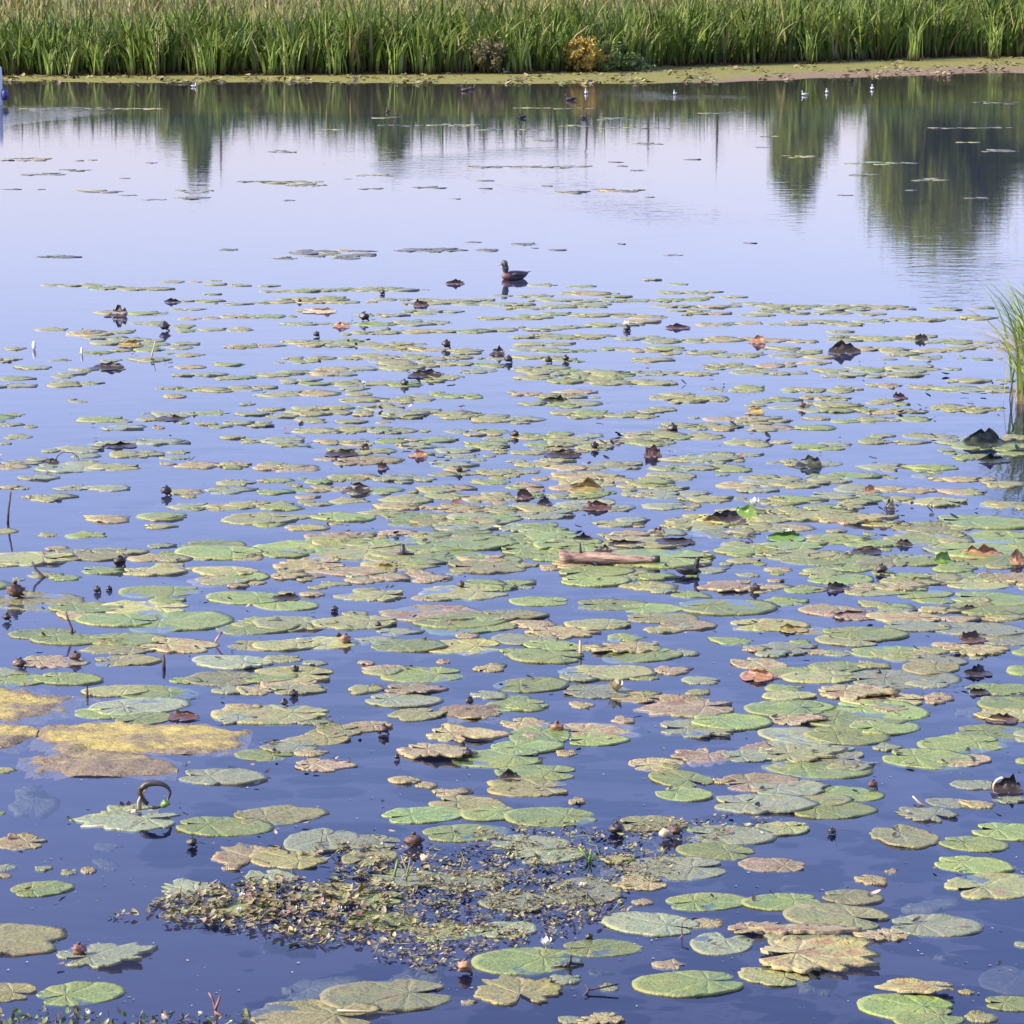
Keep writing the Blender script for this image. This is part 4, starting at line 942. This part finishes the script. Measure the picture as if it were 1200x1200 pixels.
for px, py, L, rz, lb in [(687, 109, 9, 80, 'white gull swimming by far shore, leftmost of the gulls'), (791, 110, 8, 70, 'white gull on far water, second gull from the left'),
 (943, 111, 8, 10, 'white gull on far water, third gull from the left'), (969, 108, 8, 80, 'white gull on far water, fourth gull from the left'),
 (1022, 104, 9, 85, 'white upright gull, the rightmost gull on the far water'), (227, 101, 7, 170, 'pale gull resting near the shore in the left part')]:
    p = P(px, py + 1); bird((p.x, p.y, .02), R(rz), L / PPM(py) * 1.0, lb, 'gull', (M_gull, M_gull, M_gull, M_dbill, M_gwing), 'white gulls on the far water', neck=1.2, name='gull')
# white marker post with blue float at the left edge
p = P(-1.2, 123); ppm = PPM(123); e = empty('marker_post', (p.x, p.y, 0)); tag(e, 'white upright post with blue float at the left edge of picture', 'post')
V, F = tube([(0, 0, -.6), (0, 0, 24 / ppm), (0, 0, 43 / ppm), (0, 0, 45 / ppm)], [4.6 / ppm, 4.6 / ppm, 4.2 / ppm, 2.8 / ppm], 14); link('pole', mesh_np('pole', V, F, M_gull), e)
V, F = ellipsoid((7 / ppm, 0, 12 / ppm), (4.5 / ppm, 5 / ppm, 7 / ppm)); link('float', mesh_np('float', V, F, simple('blue_float', (.03, .03, .16), None, .5, 5, 0)), e)

# ------------------------------------------------------------------ algae mats
def algae_mat():
    m, n, l, b = newmat('algae'); tc = n.new('ShaderNodeTexCoord'); v = tc.outputs['Object']
    mp = n.new('ShaderNodeMapping'); mp.inputs['Scale'].default_value = (.6, 1.2, 1); l.new(v, mp.inputs['Vector'])
    a = noise_(n, l, mp.outputs[0], 4, 5, .65); f = noise_(n, l, mp.outputs[0], 26, 5, .7)
    at = n.new('ShaderNodeAttribute'); at.attribute_name = 'edge'
    c = mixc(n, l, ramp(n, l, f, .35, .7), (.44, .33, .06), (.27, .21, .045))
    c = mixc(n, l, ramp(n, l, math_(n, l, 'ADD', a, math_(n, l, 'MULTIPLY', at.outputs['Fac'], .42)), .49, .64), c, (.19, .135, .06))
    l.new(c, b.inputs['Base Color']); b.inputs['Roughness'].default_value = .6
    bump_(n, l, math_(n, l, 'ADD', math_(n, l, 'MULTIPLY', a, 2.0), f), 1.0, .03, b); return m
M_alg = algae_mat()
def algae(x0, x1, y0, y1, label, seed, brown=0.0):
    c = P((x0 + x1) / 2, (y0 + y1) / 2); A = P(x0, (y0 + y1) / 2); B = P(x1, (y0 + y1) / 2); T = P(600, y0).y; U = P(600, y1).y
    hx, hy = (B.x - A.x) / 2, (T - U) / 2; res = .018; nx = int(2.3 * hx / res); ny = int(2.3 * hy / res)
    V, E = [], []; keep = {}; F = []
    for j in range(ny + 1):
        for i in range(nx + 1):
            u = (i / nx * 2 - 1) * 1.15; v = (j / ny * 2 - 1) * 1.15; x, y = u * hx, v * hy
            d = 1 - (abs(u) ** 2.4 + abs(v) ** 2.4) ** (1 / 2.4)
            d += .55 * mnoise.noise(Vector((x * 2.2 + seed, y * 2.2, 0))) + .22 * mnoise.noise(Vector((x * 6 + seed, y * 6, 0))) + .16 * mnoise.noise(Vector((x * 16, y * 16 + seed, 0)))
            z = -.006 + min(max(d, -.35), .25) * .06 + .012 * mnoise.noise(Vector((x * 9, y * 9, seed)))+ .008 * mnoise.noise(Vector((x * 28, y * 28, seed)))
            V.append((x, y, z)); E.append(max(0, min(1, 1 - d * 3)) * .6 + brown)
    Fq = np.array(grid_faces(ny + 1, nx + 1)); Vn = np.array(V); m_ = Vn[Fq, 2].max(1) > -.016; Fq = Fq[m_]
    used = np.unique(Fq); remap = -np.ones(len(Vn), int); remap[used] = np.arange(len(used))
    me = mesh_np('algae_mat', Vn[used], remap[Fq], M_alg, attrs={'edge': ('FLOAT', np.array(E)[used])})
    tag(link('algae_mat', me, loc=(c.x, c.y, .003)), label, 'algae mat', 'floating algae mats on the left')
algae(-70, 100, 806, 846, 'nearly square yellow algae mat cut by the left edge', 1)
algae(30, 276, 846, 881, 'long yellow algae mat, the widest, on the left', 2.7)
algae(-40, 36, 852, 876, 'small yellow algae mat at the left edge below the square one', 5.1)
algae(32, 200, 880, 908, 'brownish algae mat below the long yellow one', 8.4, .35)
algae(520, 590, 826, 842, 'brown film of algae between pads in the middle', 12.2, .6)

# ------------------------------------------------------------------ raft of small weeds
def leaflet_mat(name, cols):
    m, n, l, b = newmat(name); a = n.new('ShaderNodeAttribute'); a.attribute_name = 'rnd'
    r = n.new('ShaderNodeValToRGB'); r.color_ramp.interpolation = 'CONSTANT'
    while len(r.color_ramp.elements) < len(cols): r.color_ramp.elements.new(.5)
    for i, c in enumerate(cols): r.color_ramp.elements[i].position = i / len(cols); r.color_ramp.elements[i].color = (*c, 1)
    l.new(a.outputs['Fac'], r.inputs[0]); l.new(r.outputs[0], b.inputs['Base Color']); b.inputs['Roughness'].default_value = .45; return m
M_raft = leaflet_mat('raft_leaflets', [(.19, .16, .06), (.15, .125, .05), (.26, .21, .07), (.19, .12, .06), (.15, .165, .04), (.19, .15, .065), (.32, .26, .10), (.23, .12, .06), (.12, .09, .05), (.22, .22, .07), (.18, .14, .075), (.20, .17, .07)])
def leaflets(name, pts, sizes, mat, tilt=.5, seed=0, thick=True):
    r_ = np.random.default_rng(seed); N = len(pts); pts = np.asarray(pts, float)
    a = r_.uniform(0, 6.28, N); tl = r_.normal(0, tilt, N); tr = r_.normal(0, tilt, N)
    f = np.stack([np.cos(a) * np.cos(tl), np.sin(a) * np.cos(tl), np.sin(tl)], 1)
    s = np.stack([-np.sin(a) * np.cos(tr), np.cos(a) * np.cos(tr), np.sin(tr)], 1)
    sz = np.asarray(sizes)[:, None]; up = np.array([0, 0, 1.0])
    prof = [(-1, .05), (-.55, .42), (.1, .55), (.65, .38), (1, .04)]
    V = []
    for t, wv in prof:
        for q in (-1, 0, 1): V.append(pts + f * sz * t + s * sz * wv * q + up * sz * (.12 if q else 0.0) + up * sz * .15 * t * t)
    V = np.stack(V, 1).reshape(-1, 3); F = []
    b = np.arange(N)[:, None] * 15
    for i in range(4):
        for q in (0, 1): F.append(np.concatenate([b + i * 3 + q, b + i * 3 + q + 1, b + (i + 1) * 3 + q + 1, b + (i + 1) * 3 + q], 1))
    V[:, 2] = np.maximum(V[:, 2], .001)
    return mesh_np(name, V, np.concatenate(F, 0), mat, attrs={'rnd': ('FLOAT', np.repeat(r_.random(N), 15))})
random.seed(44)
pts, sz = [], []
def dens(x, y):
    d = 0
    for cx, cy, rx, ry, a in [(230, 1068, 55, 17, 1.0), (320, 1062, 110, 28, 1.1), (400, 1085, 90, 22, .9), (470, 1040, 80, 40, .7), (560, 1040, 130, 42, .85), (610, 1010, 90, 30, .5), (640, 1060, 90, 30, .8), (500, 1110, 70, 18, .7), (560, 1085, 120, 28, .6), (720, 1015, 80, 24, .55), (660, 985, 120, 20, .5), (150, 1073, 35, 5, .4), (430, 1000, 90, 14, .35), (790, 975, 70, 14, .5), (510, 1130, 40, 9, .7), (870, 965, 80, 12, .3)]:
        q = ((x - cx) / rx) ** 2 + ((y - cy) / ry) ** 2
        if q < 1.4: d = max(d, a * (1 - (q / 1.4) ** 2))
    return d
while len(pts) < 2300:
    x, y = random.uniform(110, 950), random.uniform(950, 1142)
    d = dens(x, y) * (1.0 if x < 460 else .55) * (.30 + 1.7 * mnoise.noise(Vector((x / 16, y / 6, 0))))
    if d < .12 or random.random() > d: continue
    p = P(x, y); s = random.uniform(.005, .019) * (1.05 if x < 450 else .75)
    pts.append((p.x, p.y, .008 + random.random() ** 2 * (.020 if x < 440 else .006) * min(1, d * 1.5) + s * .2)); sz.append(s)
while len(pts) < 6800:
    x, y = random.uniform(110, 950), random.uniform(950, 1142)
    d = dens(x, y) * (.35 + 1.6 * mnoise.noise(Vector((x / 22, y / 7, 9))))
    if d < .1 or random.random() > d: continue
    p = P(x, y); s = random.uniform(.004, .011)
    pts.append((p.x, p.y, .003 + random.random() * .006)); sz.append(s)
SV, SF = [], []
for k in range(260):
    x, y = random.uniform(150, 860), random.uniform(965, 1120)
    if dens(x, y) < random.random() * .8: continue
    q = P(x, y); a = random.uniform(0, 6.28); L = random.uniform(.03, .10); h = random.choice([.004, .01, .03, .05]) * random.uniform(.5, 1)
    tube([(q.x, q.y, .002), (q.x + math.cos(a) * L * .5, q.y + math.sin(a) * L * .5, .004 + h), (q.x + math.cos(a + .4) * L, q.y + math.sin(a + .4) * L, .004 + h * random.uniform(.2, 1.5))], [.0022, .0018, .0008], 5, SV, SF)
tag(link('weed_stems', mesh_np('weed_stems', SV, SF, M_greenstem)), 'thin brown-green stems tangled through the foreground weed raft', 'stems', kind='stuff')
tag(link('weed_raft', leaflets('weed_raft', pts, sz, M_raft, .34, 5)), 'raft of small brown and green floating weeds in the foreground', 'weeds', kind='stuff')
# crumbs of dead leaf scattered over the pads
pts, sz = [], []
for k in range(1900):
    y = 335 + 800 * random.random() ** 1.15; x = random.uniform(-20, 1220)
    if mnoise.noise(Vector((x / 90, y / 30, 5))) < -.1: continue
    near = any(abs(x - p[0]) < p[2] * .52 and abs(y - p[1]) < p[2] * .13 for p in (big if y > 560 else pads[:700]))
    if not near: continue
    q = P(x, y); s = random.uniform(.006, .020) if y > 650 else random.uniform(.012, .035)
    pts.append((q.x, q.y, .008 + s * .2)); sz.append(s)
M_crumb = leaflet_mat('leaf_crumbs', [(.03, .02, .015), (.05, .03, .02), (.02, .016, .012), (.20, .10, .06), (.03, .03, .015), (.35, .26, .16), (.025, .02, .015)])
tag(link('dead_leaf_bits', leaflets('dead_leaf_bits', pts, sz, M_crumb, .28, 6)), 'dark crumbs of dead leaves scattered over the lily pads', 'leaf litter', kind='stuff')
SV, SF, SR, SA, ST = [], [], [], [], []; off = 0
for k in range(30):
    x, y = random.uniform(-20, 1220), random.uniform(760, 1200); V_, F_, ra_, an_ = LOW[k % 12]; s_ = random.uniform(.06, .17); q = P(x, y); a = random.uniform(0, 6.28)
    zz = -random.uniform(.05, .30); c_, n_s = math.cos(a), math.sin(a)
    SV.append(np.stack([(V_[:, 0] * c_ - V_[:, 1] * n_s) * s_ + q.x, (V_[:, 0] * n_s + V_[:, 1] * c_) * s_ + q.y, V_[:, 2] * s_ * 3 + zz + V_[:, 0] * s_ * .2], 1))
    SF.append(F_ + off); off += len(V_); SR.append(ra_); SA.append(an_); ST.append(V_ + k * 3.1)
me = mesh_np('sunken_leaves', np.concatenate(SV), np.concatenate(SF), PM['s'], attrs={'rad': ('FLOAT', np.concatenate(SR)), 'ang': ('FLOAT', np.concatenate(SA)), 'tex': ('FLOAT_VECTOR', np.concatenate(ST))})
tag(link('sunken_leaves', me), 'faint sunken leaves below the surface of the near water', 'leaves', kind='stuff')
pts, sz = [], []
for k in range(2600):
    y = 340 + 880 * random.random(); x = random.uniform(-20, 1220)
    if mnoise.noise(Vector((x / 70, y / 25, 15))) < .05: continue
    q = P(x, y); pts.append((q.x, q.y, .002)); sz.append(random.uniform(.002, .007))
tag(link('surface_specks', leaflets('surface_specks', pts, sz, leaflet_mat('specks', [(.30, .28, .18), (.10, .09, .05), (.20, .20, .10), (.36, .34, .26)]), .1, 19)), 'tiny specks of pollen and debris floating on open water', 'specks', kind='stuff')
# litter, algae clots and tiny sprouts along the far waterline
pts, sz = [], []
for k in range(3200):
    X = random.uniform(-20, 22); s0, f0 = shoreY(X), footY(X); t = random.random() ** 1.4
    if mnoise.noise(Vector((X * .8, t * 2, 4))) < -.05: continue
    Y = s0 - .9 + (f0 - s0 + .9) * t
    pts.append((X, Y, max(.01, land_h(X, Y)) + random.random() * .03)); sz.append(random.uniform(.03, .12))
M_flit = leaflet_mat('shore_litter', [(.20, .19, .03), (.25, .20, .05), (.10, .12, .03), (.05, .04, .02), (.28, .20, .11), (.14, .16, .03), (.30, .24, .10)])
tag(link('shore_litter', leaflets('shore_litter', pts, sz, M_flit, .25, 9)), 'yellow-green algae clots and litter along the far waterline', 'litter', kind='stuff')
# weeds on the near shore, bottom left
pts, sz = [], []
for k in range(900):
    x = random.uniform(-80, 300); y = random.uniform(1193, 1250) - (6 if x < 120 else 0) - 5 * mnoise.noise(Vector((x / 25, 0, 0)))
    p = P(x, y); pts.append((p.x, p.y, random.uniform(.0, .025))); sz.append(random.uniform(.005, .016))
M_shoreweed = leaflet_mat('shore_weeds', [(.14, .16, .045), (.12, .10, .05), (.12, .19, .03), (.17, .11, .06), (.08, .09, .03), (.16, .14, .06)])
tag(link('shore_weeds', leaflets('shore_weeds', pts, sz, M_shoreweed, .9, 8)), 'low green and brown weeds along the near shore, bottom left', 'weeds', kind='stuff')

# ------------------------------------------------------------------ grass tussock on the right
p = P(1246, 470); nb = 900
b = np.stack([rng.normal(0, .14, nb), rng.normal(0, .16, nb), np.full(nb, -.02)], 1)
az = rng.uniform(0, 6.28, nb)
me = blades('tussock', b, rng.uniform(.5, 1.15, nb), rng.uniform(.011, .024, nb), rng.uniform(.02, .25, nb), rng.uniform(.1, .5, nb), M_tuss, 7, az)
e = empty('grass_tussock', (p.x, p.y, 0)); tag(e, 'tall grass tussock with pale drooping blades at right edge', 'grass tussock')
link('blades', me, e)
nb = 130; b = np.stack([rng.normal(-.05, .12, nb), rng.normal(0, .12, nb), np.full(nb, .03)], 1)
me = blades('dry', b, rng.uniform(.5, .85, nb), rng.uniform(.007, .014, nb), rng.uniform(.3, .55, nb), rng.uniform(.6, 1.0, nb), blade_mat('dry_blade', (.50, .44, .30), (.38, .31, .18), (.5, .42, .3), .3), 7, rng.uniform(2.2, 4.2, nb))
link('dry_blades', me, e)
V, F = ellipsoid((0, 0, 0), (.22, .22, .07), 20, 10, bump=.6, seed=3); link('root_mound', mesh_np('root_mound', V, F, M_stem), e)
